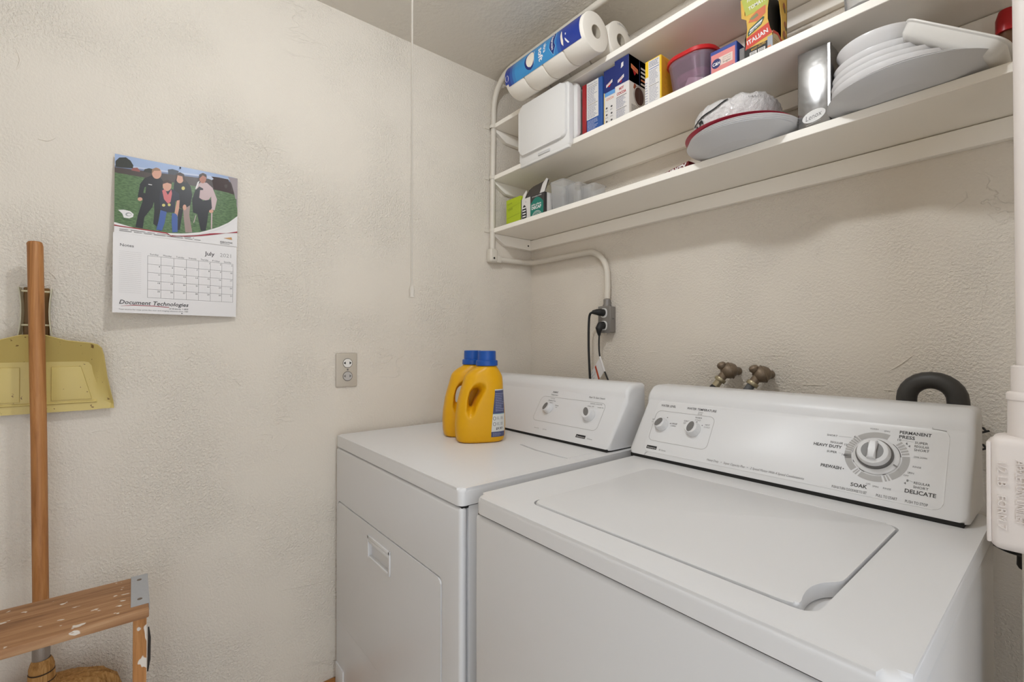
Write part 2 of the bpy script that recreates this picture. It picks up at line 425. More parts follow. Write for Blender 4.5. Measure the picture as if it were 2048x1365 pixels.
P('centre_screw', lathe([(0, 0.001), (0.003, 0.0008), (0.003, 0)], (0.006, -0.833, 1.128), 10, 'X'), GREY, wo)

# ------------------------------------------------------------------ calendar on the left wall
cal = thing('wall_calendar', 'paper wall calendar showing July under a group photo, pinned on the left wall', 'calendar', (0.01, -1.297, 1.5))
def cup(s, t, h):      # upper page: s 0..270 mm left to right, t 0..205 mm up from the fold
    tt = t / 0.205
    curl = 0.014 * max(0.0, s / 0.272 - 0.62) ** 2 * tt * 6
    return Vector((0.010 + (0.018 - 0.008 * s / 0.272) * (1 - tt) + curl + h, -1.4335 + s, 1.497 + t - 0.5 * curl * tt))
def clo(s, t, h):      # lower page: t 0..203 mm up from the bottom edge
    return Vector((0.028 - 0.010 * s / 0.273 + (1 - t / 0.204) * (0.018 - 0.024 * s / 0.273) + 0.003 * math.sin(t / 0.204 * PI) + h, -1.4355 + s, 1.293 + t))
def sheet(fn, w, hgt, nx=16, ny=10, th=0.0006):
    n = bmesh.new()
    g = [[[n.verts.new(fn(w * a / nx, hgt * b / ny, q)) for a in range(nx + 1)] for b in range(ny + 1)] for q in (-th, 0)]
    for b in range(ny):
        for a in range(nx):
            n.faces.new((g[1][b][a], g[1][b][a + 1], g[1][b + 1][a + 1], g[1][b + 1][a])); n.faces.new((g[0][b][a], g[0][b + 1][a], g[0][b + 1][a + 1], g[0][b][a + 1]))
    for a in range(nx):
        for b, r in ((0, 0), (ny, 0)): n.faces.new((g[0][b][a], g[0][b][a + 1], g[1][b][a + 1], g[1][b][a]))
    for b in range(ny):
        for a in (0, nx): n.faces.new((g[0][b][a], g[1][b][a], g[1][b + 1][a], g[0][b + 1][a]))
    return n
up_ = P('photo_page', sheet(cup, 0.272, 0.205), WHITEP, cal)
lo_ = P('month_page', sheet(clo, 0.273, 0.204), WHITEP, cal)
# photo print: coordinates from the picture itself (u 0..1 right, v 0..1 down on a 1740 x 1365 study), mapped to mm
c = lambda n, rgb: mat('photo ' + n, rgb, 0.35)
SKY, SKY2, TREE, GRASS, GRASSD, FENCE, HILL = c('sky', (150, 168, 200)), c('sky pale', (178, 188, 208)), c('tree', (44, 46, 40)), c('grass', (74, 104, 62)), c('grass dark', (60, 86, 52)), c('fence', (70, 60, 56)), c('hills', (112, 124, 152))
NAVY, BLK, SKIN, JEAN, KHAKI, TAN = c('navy', (36, 38, 52)), c('black', (24, 24, 28)), c('skin', (198, 150, 128)), c('jeans', (62, 88, 150)), c('khaki', (148, 128, 122)), c('tan shirt', (186, 164, 164))
lk(GRASS, ramp(GRASS, noise(GRASS, coords(GRASS, (1, 1, 3)), 130, 4), [(0.3, lin((56, 82, 46))), (0.7, lin((98, 126, 82)))]), bsdf(GRASS).inputs['Base Color'])
HAIR, PINK, MEDAL, BRICK = c('hair', (62, 46, 38)), c('ribbon', (196, 108, 110)), c('medal', (196, 186, 110)), c('roof', (140, 84, 78))
def pt(u, v):
    # study pixel -> page metres; the page's top slopes 47..390 px over its width, the fold 1145..1335 px
    s = (u - 36) / (1688 - 36)
    top = 55 + 330 * s; bot = 1140 + 195 * s
    return (0.272 * s, 0.205 * (1 - (v - top) / (bot - top)))
pr = Print(cup, 0.0004, 0.00012)
def pp(pts, m, L): pr.poly([pt(*q) for q in pts], m, L)
def strip(top, bot, m, L, n=14):
    """band between two curves given in study pixels, cut in columns so that it follows the page"""
    for i in range(n):
        a, b = 36 + (1688 - 36) * i / n, 36 + (1688 - 36) * (i + 1) / n
        pp([(a, bot(a)), (b, bot(b)), (b, top(b)), (a, top(a))], m, L)
T_ = lambda u: 55 + 330 * (u - 36) / 1652
def curve(u):          # lower edge of the photo
    q = [(36, 1003), (300, 1085), (600, 1140), (900, 1150), (1150, 1130), (1400, 1065), (1560, 1000), (1688, 915)]
    for (a, b), (c_, d) in zip(q, q[1:]):
        if u <= c_: return b + (d - b) * (u - a) / (c_ - a)
    return 915
horizon = lambda u: 245 + 205 * (u - 36) / 1652
strip(T_, horizon, SKY, 0); strip(lambda u: horizon(u) - 45, horizon, SKY2, 1); strip(lambda u: horizon(u) - 22, lambda u: horizon(u) + 20, HILL, 2)
strip(lambda u: horizon(u), lambda u: 322 + 285 * (u - 36) / 1652, FENCE, 3)
strip(lambda u: 318 + 285 * (u - 36) / 1652, curve, GRASS, 4, 24)
pp([(45, 240), (45, 160), (90, 110), (170, 105), (225, 150), (260, 215), (255, 255), (120, 250)], TREE, 5)
pp([(235, 285), (250, 250), (310, 245), (345, 290), (340, 305)], BRICK, 5); pp([(385, 300), (400, 265), (455, 250), (500, 260), (500, 320)], TREE, 5)
pp([(700, 265), (760, 258), (845, 285), (840, 345), (705, 330)], c('scoreboard', (62, 66, 74)), 5)
pp([(1300, 360), (1420, 375), (1550, 400), (1640, 620), (1560, 590), (1340, 540)], c('dark trees', (52, 32, 28)), 5)
pp([(1545, 365), (1688, 385), (1688, 830), (1640, 600), (1600, 470)], c('grey glare', (150, 140, 142)), 6)
pp([(1225, 350), (1290, 350), (1335, 395), (1310, 412), (1235, 385)], SKY2, 6)
# first person: dark uniform
pp([(330, 690), (318, 640), (345, 470), (400, 390), (500, 345), (600, 380), (640, 430), (610, 700), (520, 720), (385, 690)], BLK, 7)
pp([(385, 680), (525, 700), (500, 790), (400, 930), (380, 1085), (290, 1065), (320, 900)], BLK, 7); pp([(520, 690), (615, 690), (600, 840), (565, 1060), (512, 1020), (525, 850)], BLK, 7)
pp(circ(555, 320, 62, 78, 16), SKIN, 8); pp([(490, 330), (495, 262), (545, 240), (595, 262), (600, 285), (520, 285)], c('fair hair', (140, 108, 82)), 9)
pp([(400, 520), (420, 505), (410, 600), (385, 590)], GRASS, 8); pp(circ(345, 682, 30, 26, 12), SKIN, 8); pp([(448, 470), (495, 478), (494, 488), (448, 480)], WHITEP, 9)
# third person (behind): dark hoodie, khaki trousers
pp([(780, 480), (800, 400), (860, 370), (930, 400), (1010, 500), (1030, 620), (1000, 780), (950, 830), (860, 800), (770, 640)], BLK, 7)
pp(circ(862, 385, 52, 72, 16), SKIN, 9); pp([(800, 400), (806, 330), (860, 302), (915, 330), (950, 450), (910, 440), (895, 360), (830, 345), (815, 420)], HAIR, 10)
pp(circ(906, 525, 24, 26, 12), MEDAL, 9); pp([(905, 820), (1000, 760), (990, 900), (1030, 1135), (935, 1135), (915, 960)], KHAKI, 8); pp(circ(925, 790, 26, 40, 12), SKIN, 9)
pp([(830, 800), (905, 820), (880, 960), (860, 1100), (830, 1100), (835, 950)], BLK, 6)
# second person (front): navy shirt with medals, jeans
pp([(600, 560), (640, 520), (760, 540), (850, 600), (855, 690), (800, 700), (790, 860), (690, 860), (600, 830), (590, 680)], NAVY, 11)
pp([(605, 830), (685, 855), (660, 1000), (625, 1110), (550, 1100), (580, 980)], JEAN, 11); pp([(755, 870), (830, 880), (830, 1130), (760, 1135), (750, 1000)], JEAN, 11)
pp([(820, 690), (858, 690), (850, 800), (820, 950), (790, 960), (790, 860)], SKIN, 11); pp(circ(690, 490, 58, 78, 16), SKIN, 12); pp([(630, 470), (640, 425), (700, 408), (755, 440), (750, 470), (690, 450)], HAIR, 13)
pp([(625, 560), (660, 540), (700, 620), (745, 540), (755, 600), (735, 720), (700, 740), (650, 680)], PINK, 13)
pp(circ(645, 762, 22, 20, 12), MEDAL, 13); pp(circ(718, 756, 20, 20, 12), MEDAL, 13)
# fourth person: tan shirt, dark vest
pp([(1085, 500), (1150, 440), (1240, 450), (1320, 520), (1385, 680), (1350, 830), (1300, 820), (1300, 640), (1250, 700), (1080, 660)], TAN, 7)
pp([(1070, 560), (1130, 500), (1185, 530), (1175, 700), (1300, 680), (1310, 800), (1260, 860), (1240, 1000), (1220, 1110), (1150, 1110), (1100, 880), (1040, 860), (1030, 680)], BLK, 8)
pp(circ(1180, 385, 50, 72, 16), c('skin dark', (168, 112, 92)), 9); pp([(1118, 400), (1128, 335), (1180, 312), (1230, 335), (1238, 380), (1180, 345)], HAIR, 10); pp(circ(1300, 845, 32, 24, 12), SKIN, 9)
pp([(1105, 440), (1135, 420), (1100, 520), (1070, 540)], WHITEP, 9); pp([(1298, 870), (1318, 870), (1312, 1085), (1294, 1085)], TAN, 8); pp([(1045, 1000), (1080, 890), (1085, 905), (1055, 1003)], TAN, 8)
# emblem bottom left
pp([(80, 835), (150, 832), (225, 850), (268, 890), (260, 930), (215, 950), (150, 940), (130, 885)], WHITEP, 8); pp(circ(205, 895, 38, 26, 14), c('emblem grey', (150, 152, 150)), 9); pp(circ(212, 898, 26, 16, 14), WHITEP, 10)
pp([(135, 950), (240, 975), (238, 990), (140, 970)], GRASSD, 8)
# swooshes and lettering
strip(curve, lambda u: curve(u) + 30, WHITEP, 5, 24)
strip(lambda u: min(curve(u) + 34, 1040 + 105 * (u - 36) / 700) if u < 736 else max(1146, 1178 - 106 * max(0, (u - 1000) / 688) ** 1.4 ), lambda u: (1052 + 110 * (u - 36) / 700) if u < 736 else 1190 - 64 * max(0, (u - 1000) / 688) ** 1.4, mat('swoosh red', (150, 34, 50), 0.5), 6, 28)
pr.fine(0.010, 0.185, 0.004, 0.012, 2, GREYM, 7, 0.3, 0.3)
pp([(1480, 1215), (1600, 1205), (1610, 1240), (1540, 1225)], mat('logo orange', (190, 140, 80), 0.5), 7)
x, y = pt(1430, 1272); pr.text('EXECUTIVE', x, y, 0.006, INK, 7, bold=0.01, width=0.030); pr.fine(x, x + 0.03, y - 0.004, y - 0.002, 1, GREYM, 7)
pr.build('photo_print', up_)
pr = Print(clo, 0.0004, 0.00012)
gx0, gx1, gy0, gy1 = 0.0690, 0.2640, 0.042, 0.152
for i in range(8): x = gx0 + (gx1 - gx0) * i / 7; pr.rect(x - .0003, gy0, x + .0003, gy1, GREYM, 0, 1, 8)
for i in range(6): y = gy0 + (gy1 - gy0) * i / 5; pr.rect(gx0, y - .0003, gx1, y + .0003, GREYM, 0)
for i, d in enumerate(('Sunday', 'Monday', 'Tuesday', 'Wednesday', 'Thursday', 'Friday', 'Saturday')): pr.text(d, gx0 + (gx1 - gx0) * (i + .5) / 7, gy1 + .0025, 0.0062, GREYM, 1, 'c', width=0.018)
for d in range(1, 32):
    k = d + 3; x = gx0 + (gx1 - gx0) * (k % 7 + 0.93) / 7; y = gy1 - (gy1 - gy0) * (k // 7 + 0.30) / 5
    pr.text(str(d), x, y, 0.006, INK, 1, 'r')
pr.text('July', 0.196, 0.170, 0.0155, INK, 1, bold=0.01); pr.text('2021', 0.231, 0.170, 0.0155, GREYL, 1)
pr.text('Notes', 0.013, 0.170, 0.0105, INK, 1, width=0.027)
for i in range(22): pr.rect(0.012, 0.157 - i * 0.0050, 0.056, 0.1573 - i * 0.0050, GREYL, 0)
pr.text('Document Technologies', 0.012, 0.0225, 0.0145, INK, 1, shear=0.25, bold=0.012, width=0.145)
red = mat('swoosh red', (150, 34, 50), 0.5)
sw = [(0.016, 0.0165), (0.04, 0.0195), (0.08, 0.0195), (0.115, 0.018)]
for (a, b), (c_, d) in zip(sw, sw[1:]): pr.poly([(a, b), (c_, d), (c_, d + 0.0016), (a, b + (0.0004 if a < .02 else 0.0018))], red, 0)
pr.text('of Arizona, 1-800', 0.157, 0.0135, 0.006, INK, 1, 'r', shear=0.2)
pr.text('Your source for copy, print, fax, scan and imaging solutions since 1989', 0.012, 0.0075, 0.0048, GREYM, 1, width=0.145)
pr.ell(0.143, 0.004, 0.0013, 0.0013, BLACK, 1, 10)
pr.build('month_print', lo_)
P('pin', lathe([(0, 0.004), (0.002, 0.004), (0.0012, 0.0), (0.0012, -0.02)], cup(0.1365, 0.2, 0.001), 10, 'X'), BLACK, cal)

# ------------------------------------------------------------------ the two machines
def console(parent, x0, x1, yb, name='console'):
    """sloped control panel housing: profile in y,z pushed along x with rounded ends"""
    a, b = 0.533, 0.846
    f = lambda t, h=0.0: (yb + a * t - b * h, 0.922 + b * t + a * h)
    prof = [f(0, -0.004), f(0.0, 0.0), f(0.005, 0.002), f(0.158, 0.002), f(0.163, 0.0035), f(0.172, 0.0075), f(0.184, 0.0085), f(0.194, 0.0055)]
    y, z = prof[-1]
    prof += [(y + 0.010, z + 0.0075), (y + 0.022, z + 0.0095), (y + 0.070, z + 0.0095), (y + 0.078, z + 0.004), (y + 0.080, 0.918)]
    cy = sum(p[0] for p in prof) / len(prof); cz = sum(p[1] for p in prof) / len(prof)
    n = bmesh.new(); rows = []
    xs = [(x0 + 0.000, 0.022), (x0 + 0.0012, 0.011), (x0 + 0.005, 0.004), (x0 + 0.012, 0.0), (x1 - 0.012, 0.0), (x1 - 0.005, 0.004), (x1 - 0.0012, 0.011), (x1, 0.022)]
    for x, ins in xs:
        r = []
        for k, (py, pz) in enumerate(prof):
            dy, dz = cy - py, cz - pz; l = math.hypot(dy, dz); q = min(ins, 0.6 * l)
            yy, zz = py + dy / l * q, pz + dz / l * q
            if k in (0, len(prof) - 1): zz = pz
            r.append(n.verts.new((x, yy, zz)))
        rows.append(r)
    for p, q in zip(rows, rows[1:]):
        for i in range(len(prof)):
            j = (i + 1) % len(prof); n.faces.new((p[i], p[j], q[j], q[i]))
    n.faces.new(rows[0]); n.faces.new(rows[-1][::-1])
    # thin dark joint between housing and machine top
    P('joint', box(x0 + 0.006, x1 - 0.006, yb - 0.0005, yb + 0.16, 0.9135, 0.9225), DARKG, parent)
    return P(name, n, ENAM, parent, ang=50), plane((0, yb, 0.922), (1, 0, 0), (0, a, b), (0, -b, a))
def dial_knob(parent, fn, s, t, r, rot, name='knob', off=0.0):
    N = (fn(0, 0, 1) - fn(0, 0, 0)).normalized(); c = fn(s, t, 0.002)
    k = P(name, lathe([(0, 0), (r * 1.08, 0), (r * 1.12, 0.002), (r * 1.0, 0.007), (r * 0.96, 0.016), (r * 0.86, 0.019), (0, 0.0195)], c, 32, N), ENAM, parent)
    pr = Print(fn, 0.0218)
    cx, cy = s + off * math.cos(rot), t + off * math.sin(rot)
    pts = [(cx + r * (0.80 * math.cos(a) * math.cos(rot) - 0.48 * math.sin(a) * math.sin(rot)), cy + r * (0.80 * math.cos(a) * math.sin(rot) + 0.48 * math.sin(a) * math.cos(rot))) for a in [2 * PI * i / 28 for i in range(28)]]
    pr.poly(pts, GREY, 0)
    pr.build('grip_inlay', k)
    return k

# ---- dryer
dr = thing('clothes_dryer', 'white front loading clothes dryer with two yellow jugs on top, beside the left wall', 'dryer', (0.391, -0.54, 0))
DX0, DX1 = 0.017, 0.765
P('cabinet', box(DX0 + 0.002, DX1 - 0.001, -0.852, -0.215, 0.02, 0.877, 0.004, 2), ENAMF, dr)
fp = box(DX0, DX1 + 0.001, -0.874, -0.855, 0.02, 0.875, 0.0085, 4)
dc = prism(rrect(0.0385, 0.3215, 0.6935, 0.7055, 0.013), lambda s, t, h: Vector((s, h, t)), -0.9, -0.866)
fp = to_mesh_eval(fp, [('BOOLEAN', dict(operation='DIFFERENCE', solver='EXACT', cutter=dc))])
P('front_panel', fp, ENAMF, dr, ang=30)
door = prism(rrect(0.0415, 0.3245, 0.6905, 0.7025, 0.011), lambda s, t, h: Vector((s, -h, t)), 0.8665, 0.8755, 0.004, 3, True)
hc = box(0.297, 0.428, -0.9, -0.8675, 0.6165, 0.664)
door = to_mesh_eval(door, [('BOOLEAN', dict(operation='DIFFERENCE', solver='EXACT', cutter=hc))])
dp = P('door', door, ENAMF, dr, ang=30)
hb = box(0.290, 0.4365, -0.8785, -0.8745, 0.664, 0.674, 0.0015, 2)
box(0.290, 0.297, -0.8785, -0.8745, 0.610, 0.674, 0.0012, 2, hb); box(0.428, 0.4365, -0.8785, -0.8745, 0.610, 0.674, 0.0012, 2, hb); box(0.290, 0.4365, -0.8775, -0.8745, 0.610, 0.6165, 0.001, 2, hb)
box(0.297, 0.428, -0.8785, -0.870, 0.655, 0.664, 0.0015, 2, hb)
P('door_handle', hb, ENAM, dp)
P('lower_panel', box(0.024, 0.0925, -0.8775, -0.870, 0.03, 0.178, 0.002, 2), ENAMF, dr)
for fx_ in (0.04, 0.70):
    for fy_ in (-0.85, -0.27): P('foot', box(fx_, fx_ + 0.04, fy_, fy_ + 0.04, 0, 0.025, 0.003, 1), DARKG, dr)
P('top_gap', box(DX0 + 0.004, DX1 - 0.003, -0.868, -0.216, 0.872, 0.882), DARKG, dr)
top = prism(rrect(DX0 - 0.001, -0.874, DX1 + 0.001, -0.210, 0.014), lambda s, t, h: Vector((s, t, h)), 0.8785, 0.915, 0.0085, 4, True)
ls = prism([(0.512, -0.4970), (0.60, -0.5125), (0.70, -0.5155), (0.7225, -0.513), (0.7225, -0.5175), (0.70, -0.5205), (0.60, -0.5180), (0.512, -0.5015)], lambda s, t, h: Vector((s, t, h)), 0.905, 0.93)
top = to_mesh_eval(top, [('BOOLEAN', dict(operation='DIFFERENCE', solver='EXACT', cutter=ls))])
P('top_panel', top, ENAM, dr, ang=30)
P('slot_shadow', prism([(0.515, -0.4975), (0.60, -0.513), (0.70, -0.516), (0.721, -0.5135), (0.721, -0.517), (0.70, -0.520), (0.60, -0.5175), (0.515, -0.501)], lambda s, t, h: Vector((s, t, h)), 0.9052, 0.9062), DARKG, dr)
P('lint_door', prism([(0.516, -0.4965), (0.60, -0.512), (0.70, -0.515), (0.720, -0.5125), (0.7215, -0.400), (0.516, -0.400)], lambda s, t, h: Vector((s, t, h)), 0.9148, 0.9160, 0.0005, 1, True), ENAM, dr)
_, dfn = console(dr, 0.072, 0.752, -0.385)
pr = Print(dfn, 0.0024)
pr.line(rrect(0.412, 0.047, 0.688, 0.136, 0.016), 0.0011, GREYL, 0, True)
pr.text('Push To Start Switch', 0.645, 0.148, 0.0085, INK, 1, 'c', shear=0.2, width=0.062)
pr.text('FABRIC', 0.466, 0.152, 0.0075, INK, 1, 'c', bold=0.015); pr.text('Temperature', 0.466, 0.1425, 0.0062, INK, 1, 'c')
pr.text('COTTON', 0.466, 0.129, 0.0045, GREYM, 1, 'c'); pr.text('Permanent Press', 0.466, 0.1215, 0.0052, INK, 1, 'c', width=0.033); pr.text('Medium', 0.466, 0.1145, 0.0045, GREYM, 1, 'c')
pr.text('Knit', 0.440, 0.109, 0.0048, INK, 1, 'c'); pr.text('Delicate', 0.496, 0.107, 0.0048, INK, 1, 'c'); pr.text('Low', 0.496, 0.101, 0.0045, INK, 1, 'c')
pr.text('SIGNAL VOLUME', 0.651, 0.129, 0.0048, GREYM, 1, 'c', width=0.046); pr.text('Softer Off', 0.634, 0.1195, 0.005, INK, 1, 'c', width=0.024); pr.text('Louder On', 0.672, 0.1195, 0.005, INK, 1, 'c', width=0.022)
pr.text('Heavy Duty', 0.449, 0.0205, 0.0045, GREYM, 1, 'c', shear=.2); pr.text('Soft Heat', 0.487, 0.0205, 0.0045, GREYM, 1, 'c', shear=.2)
pr.rect(0.622, 0.0175, 0.6585, 0.0275, BLACK, 1); pr.text('Kenmore', 0.6403, 0.0193, 0.0068, WHITEP, 2, 'c', shear=0.2, width=0.031); pr.text('70 Series', 0.676, 0.0185, 0.0052, GREYM, 1, 'c', shear=0.2)
pr.build('panel_print', dr)
dial_knob(dr, dfn, 0.4655, 0.094, 0.0165, 1.25)
dial_knob(dr, dfn, 0.6425, 0.092, 0.0185, 2.2, off=0.004)

# ---- washer
wa = thing('washing_machine', 'white top loading washing machine with wide control panel and closed lid', 'washer', (1.143, -0.56, 0))
WX0, WX1, WY0, WY1 = 0.812, 1.475, -0.872, -0.235
SIDEM = ENAMF
P('cabinet', box(WX0 + 0.001, WX1 - 0.001, WY0 + 0.001, WY1, 0.02, 0.879, 0.009, 3), SIDEM, wa)
P('top_gap', box(WX0 + 0.006, WX1 - 0.006, WY0 + 0.006, WY1 - 0.006, 0.874, 0.885), DARKG, wa)
for fx_ in (0.84, 1.41):
    for fy_ in (-0.85, -0.30): P('foot', box(fx_, fx_ + 0.04, fy_, fy_ + 0.04, 0, 0.025, 0.003, 1), DARKG, wa)
xy = lambda s, t, h: Vector((s, t, h))
top = prism(rrect(WX0, WY0, WX1, WY1, 0.022, 6), xy, 0.8825, 0.915, 0.011, 4, True)
hole = prism(rrect(0.9135, -0.8155, 1.3865, -0.4265, 0.022, 6), xy, 0.897, 0.93)
top = to_mesh_eval(top, [('BOOLEAN', dict(operation='DIFFERENCE', solver='EXACT', cutter=hole))])
P('top_panel', top, ENAM, wa, ang=30)
lid = [(0.9165 + 0.019, -0.8125)] + [(q.x, q.y) for q in catmull([(1.330, -0.8125, 0), (1.352, -0.8122, 0), (1.3645, -0.8085, 0), (1.3672, -0.800, 0), (1.3645, -0.786, 0), (1.3625, -0.768, 0), (1.3635, -0.750, 0), (1.3685, -0.733, 0), (1.3765, -0.720, 0), (1.3822, -0.708, 0), (1.3832, -0.690, 0)], 5)]
lid += [(1.3832, -0.4495)] + circ(1.3635, -0.4495, 0.0197, 0.0197, 6, 0, PI / 2, False)[1:] + circ(0.9365, -0.4495, 0.02, 0.0197, 6, PI / 2, PI, False) + circ(0.9365, -0.7925, 0.02, 0.02, 6, PI, 1.5 * PI, False)[:-1]
lm = bmesh.new()
lv = prism(lid, xy, 0.8985, 0.9172, 0.0042, 3, True)
P('lid', lv, ENAM, wa, ang=40)
b = box(0.935, 1.365, -0.4265, -0.4225, 0.9145, 0.9165, 0.0008, 1)
P('lid_hinge_trim', b, ENAM, wa)
con, wfn = console(wa, 0.797, 1.457, -0.354)
# fascia plate outlined on the panel, end cap joints
fa = prism(rrect(0.836, 0.012, 1.425, 0.160, 0.014), wfn, 0.0012, 0.0030, 0.0012, 2, True)
P('fascia', fa, ENAM, wa)
pr = Print(wfn, 0.0033)
pr.line(rrect(0.842, 0.043, 1.004, 0.130, 0.014), 0.0011, GREYL, 0, True)
pr.text('WATER LEVEL', 0.870, 0.143, 0.0088, INK, 1, 'c', bold=0.01, width=0.044); pr.text('WATER TEMPERATURE', 0.963, 0.143, 0.0088, INK, 1, 'c', bold=0.01, width=0.078)
pr.text('WASH', 0.963, 0.1365, 0.0046, GREYM, 1, 'c'); pr.text('RINSE', 0.963, 0.1318, 0.0046, GREYM, 1, 'c')
for x, y, w1, w2 in ((0.844, 0.100, 'SMALL', 'LOAD'), (0.902, 0.096, 'LARGE', 'LOAD'), (0.934, 0.108, 'COLD', 'COLD'), (0.962, 0.121, 'WARM', 'COLD'), (0.990, 0.105, 'HOT', 'COLD')):
    pr.text(w1, x, y, 0.0058, INK, 1, 'c'); pr.text(w2, x, y - 0.0062, 0.0056, GREYM, 1, 'c')
for x, y in ((0.853, 0.098), (0.878, 0.1125), (0.891, 0.097), (0.961, 0.1115), (0.977, 0.104)): pr.ell(x, y, 0.0013, 0.0013, INK, 1, 8)
pr.line(circ(0.868, 0.0905, 0.0225, 0.0225, 8, 1.9, 2.6, False), 0.0014, INK, 1); pr.line(circ(0.958, 0.0905, 0.0225, 0.0225, 8, 2.1, 2.7, False), 0.0014, INK, 1)
pr.rect(0.846, 0.0195, 0.8755, 0.0285, BLACK, 1); pr.text('Kenmore', 0.8607, 0.0212, 0.0064, WHITEP, 2, 'c', shear=0.2, width=0.025); pr.text('80 Series', 0.893, 0.0195, 0.006, GREYM, 1, 'c', shear=0.2, width=0.02)
pr.text('Heavy Duty   \u2022   Super Capacity Plus   \u2022   2 Speed Motor With 4 Speed Combinations', 1.012, 0.0185, 0.0075, GREYM, 1, shear=0.2, width=0.205)
pr.build('panel_print', wa)
pr = Print(wfn, 0.0033)
# timer scale
cx, cy = 1.326, 0.0915
def band(a0, a1, r0, r1, m, L=0, n=12):
    for i in range(n):
        p, q = math.radians(a0 + (a1 - a0) * i / n), math.radians(a0 + (a1 - a0) * (i + 1) / n)
        pr.poly([(cx + r0 * math.cos(p), cy + r0 * math.sin(p)), (cx + r1 * math.cos(p), cy + r1 * math.sin(p)), (cx + r1 * math.cos(q), cy + r1 * math.sin(q)), (cx + r0 * math.cos(q), cy + r0 * math.sin(q))], m, L)
band(70, 132, 0.0385, 0.0495, GREYL); band(10, -55, 0.0385, 0.0495, GREYL); band(-72, -118, 0.0385, 0.0495, GREYL); band(-134, -180, 0.0385, 0.0495, GREYL, n=10); band(184, 196, .0385, .0495, GREYL, n=4)
for a in range(134, 182, 6): band(a, a + 4.2, 0.0385, 0.0495, GREYL, n=2)
for a in range(14, 44, 7): band(a, a + 4.5, 0.0385, 0.0495, GREYL, n=2)
for a in (-58, -64): band(a, a - 3.5, 0.0385, 0.0495, GREYL, n=2)
for a in (-122, -127): band(a, a - 3, 0.0385, 0.0495, GREYL, n=2)
band(128, 178, 0.0362, 0.0372, INK, n=14); band(8, 52, 0.0362, 0.0372, INK, n=14); band(-60, -68, 0.0362, 0.0372, INK, n=4); band(-112, -128, 0.0362, 0.0372, INK, n=5); band(-150, -158, 0.0362, 0.0372, INK, n=3)
T = lambda s, x, y, z, m=INK, al='l', bo=0.0, w=None: pr.text(s, x, y, z, m, 1, al, bold=bo, width=w)
T('PERMANENT', 1.3555, 0.1435, 0.0088, INK, 'l', 0.02, 0.045); T('PRESS', 1.3555, 0.1345, 0.0088, INK, 'l', 0.02, 0.0225)
T('SUPER', 1.379, 0.1270, 0.0066); T('REGULAR', 1.379, 0.1200, 0.0066, w=0.020); T('SHORT', 1.379, 0.1130, 0.0066)
T('HEAVY DUTY', 1.2705, 0.0965, 0.0088, INK, 'r', 0.02, 0.049); T('SHORT', 1.260, 0.1205, 0.0058, INK, 'r'); T('REGULAR', 1.271, 0.1060, 0.0062, INK, 'r', 0, 0.021); T('SUPER', 1.264, 0.0855, 0.0062, INK, 'r')
T('12', 1.279, 0.1045, 0.0062, INK, 'r'); T('6', 1.290, 0.124, 0.0062, INK, 'r'); T('16', 1.2775, 0.083, 0.0062, INK, 'r'); T('10', 1.3530, 0.1285, 0.0066); T('6', 1.3665, 0.1235, 0.0064); T('4', 1.3705, 0.1185, 0.0064)
T('PREWASH', 1.2755, 0.0535, 0.0090, INK, 'r', 0.02, 0.0345); pr.ell(1.279, 0.0565, 0.0011, 0.0011, INK, 1, 8); T('SOAK', 1.3075, 0.0255, 0.0098, INK, 'c', 0.02)
T('DELICATE', 1.373, 0.0330, 0.0098, INK, 'l', 0.02, 0.0415); T('REGULAR', 1.384, 0.0510, 0.0064, w=0.0215); T('SHORT', 1.384, 0.0435, 0.0064); T('8', 1.374, 0.053, 0.0062); T('4', 1.371, 0.0475, 0.0062)
T('WASH', 1.317, 0.1455, 0.0046, GREYM, 'c'); T('SPIN', 1.337, 0.1435, 0.0046, GREYM, 'c'); T('COOL DOWN', 1.380, 0.100, 0.0046, GREYM, 'l', 0, 0.018); T('RINSE', 1.380, 0.081, 0.0046, GREYM); T('SPIN', 1.374, 0.0685, 0.0046, GREYM); T('OFF', 1.369, 0.0625, 0.0042, GREYM)
T('SPIN', 1.332, 0.0315, 0.0046, GREYM, 'c'); T('RINSE', 1.349, 0.0315, 0.0046, GREYM, 'c'); T('OFF', 1.321, 0.034, 0.0042, GREYM, 'c')
T('PUSH & TURN CLOCKWISE TO SET', 1.2655, 0.0150, 0.0072, INK, 'l', 0, 0.055); T('PULL TO START', 1.3345, 0.0150, 0.0072, INK, 'l', 0, 0.030); T('PUSH TO STOP', 1.3755, 0.0150, 0.0072, INK, 'l', 0, 0.030)
pr.line([(1.262, 0.1225), (1.283, 0.1235)], 0.0006, GREYL, 0); pr.line([(1.267, 0.0875), (1.271, 0.087)], 0.0006, GREYL, 0); pr.line([(1.36, 0.131), (1.377, 0.130)], 0.0006, GREYL, 0); pr.line([(1.377, 0.056), (1.383, 0.054)], 0.0006, GREYL, 0)
# end cap joints of the housing
pr.line([(0.851, 0.162), (0.8515, 0.196)], 0.0008, GREYL, 2); pr.line([(1.401, 0.160), (1.401, 0.196)], 0.0008, GREYL, 2)
pr.line([(0.8475, -0.001), (0.848, 0.006), (0.853, 0.0095)], 0.0009, GREYM, 0); pr.line([(1.401, 0.160), (1.420, 0.1585)], 0.0012, GREYM, 0)
pr.build('timer_print', wa)
dial_knob(wa, wfn, 0.868, 0.0905, 0.0165, 0.95)
dial_knob(wa, wfn, 0.958, 0.0905, 0.0175, 1.35)
N = (wfn(0, 0, 1) - wfn(0, 0, 0)).normalized()
SILV = mat('satin ring', (104, 102, 100), 0.35, metal=0.2)
P('timer_skirt', lathe([(0, 0), (0.0360, 0), (0.0358, 0.003), (0.033, 0.0055), (0.024, 0.007), (0, 0.007)], wfn(cx, cy, 0.003), 48, N), ENAM, wa)
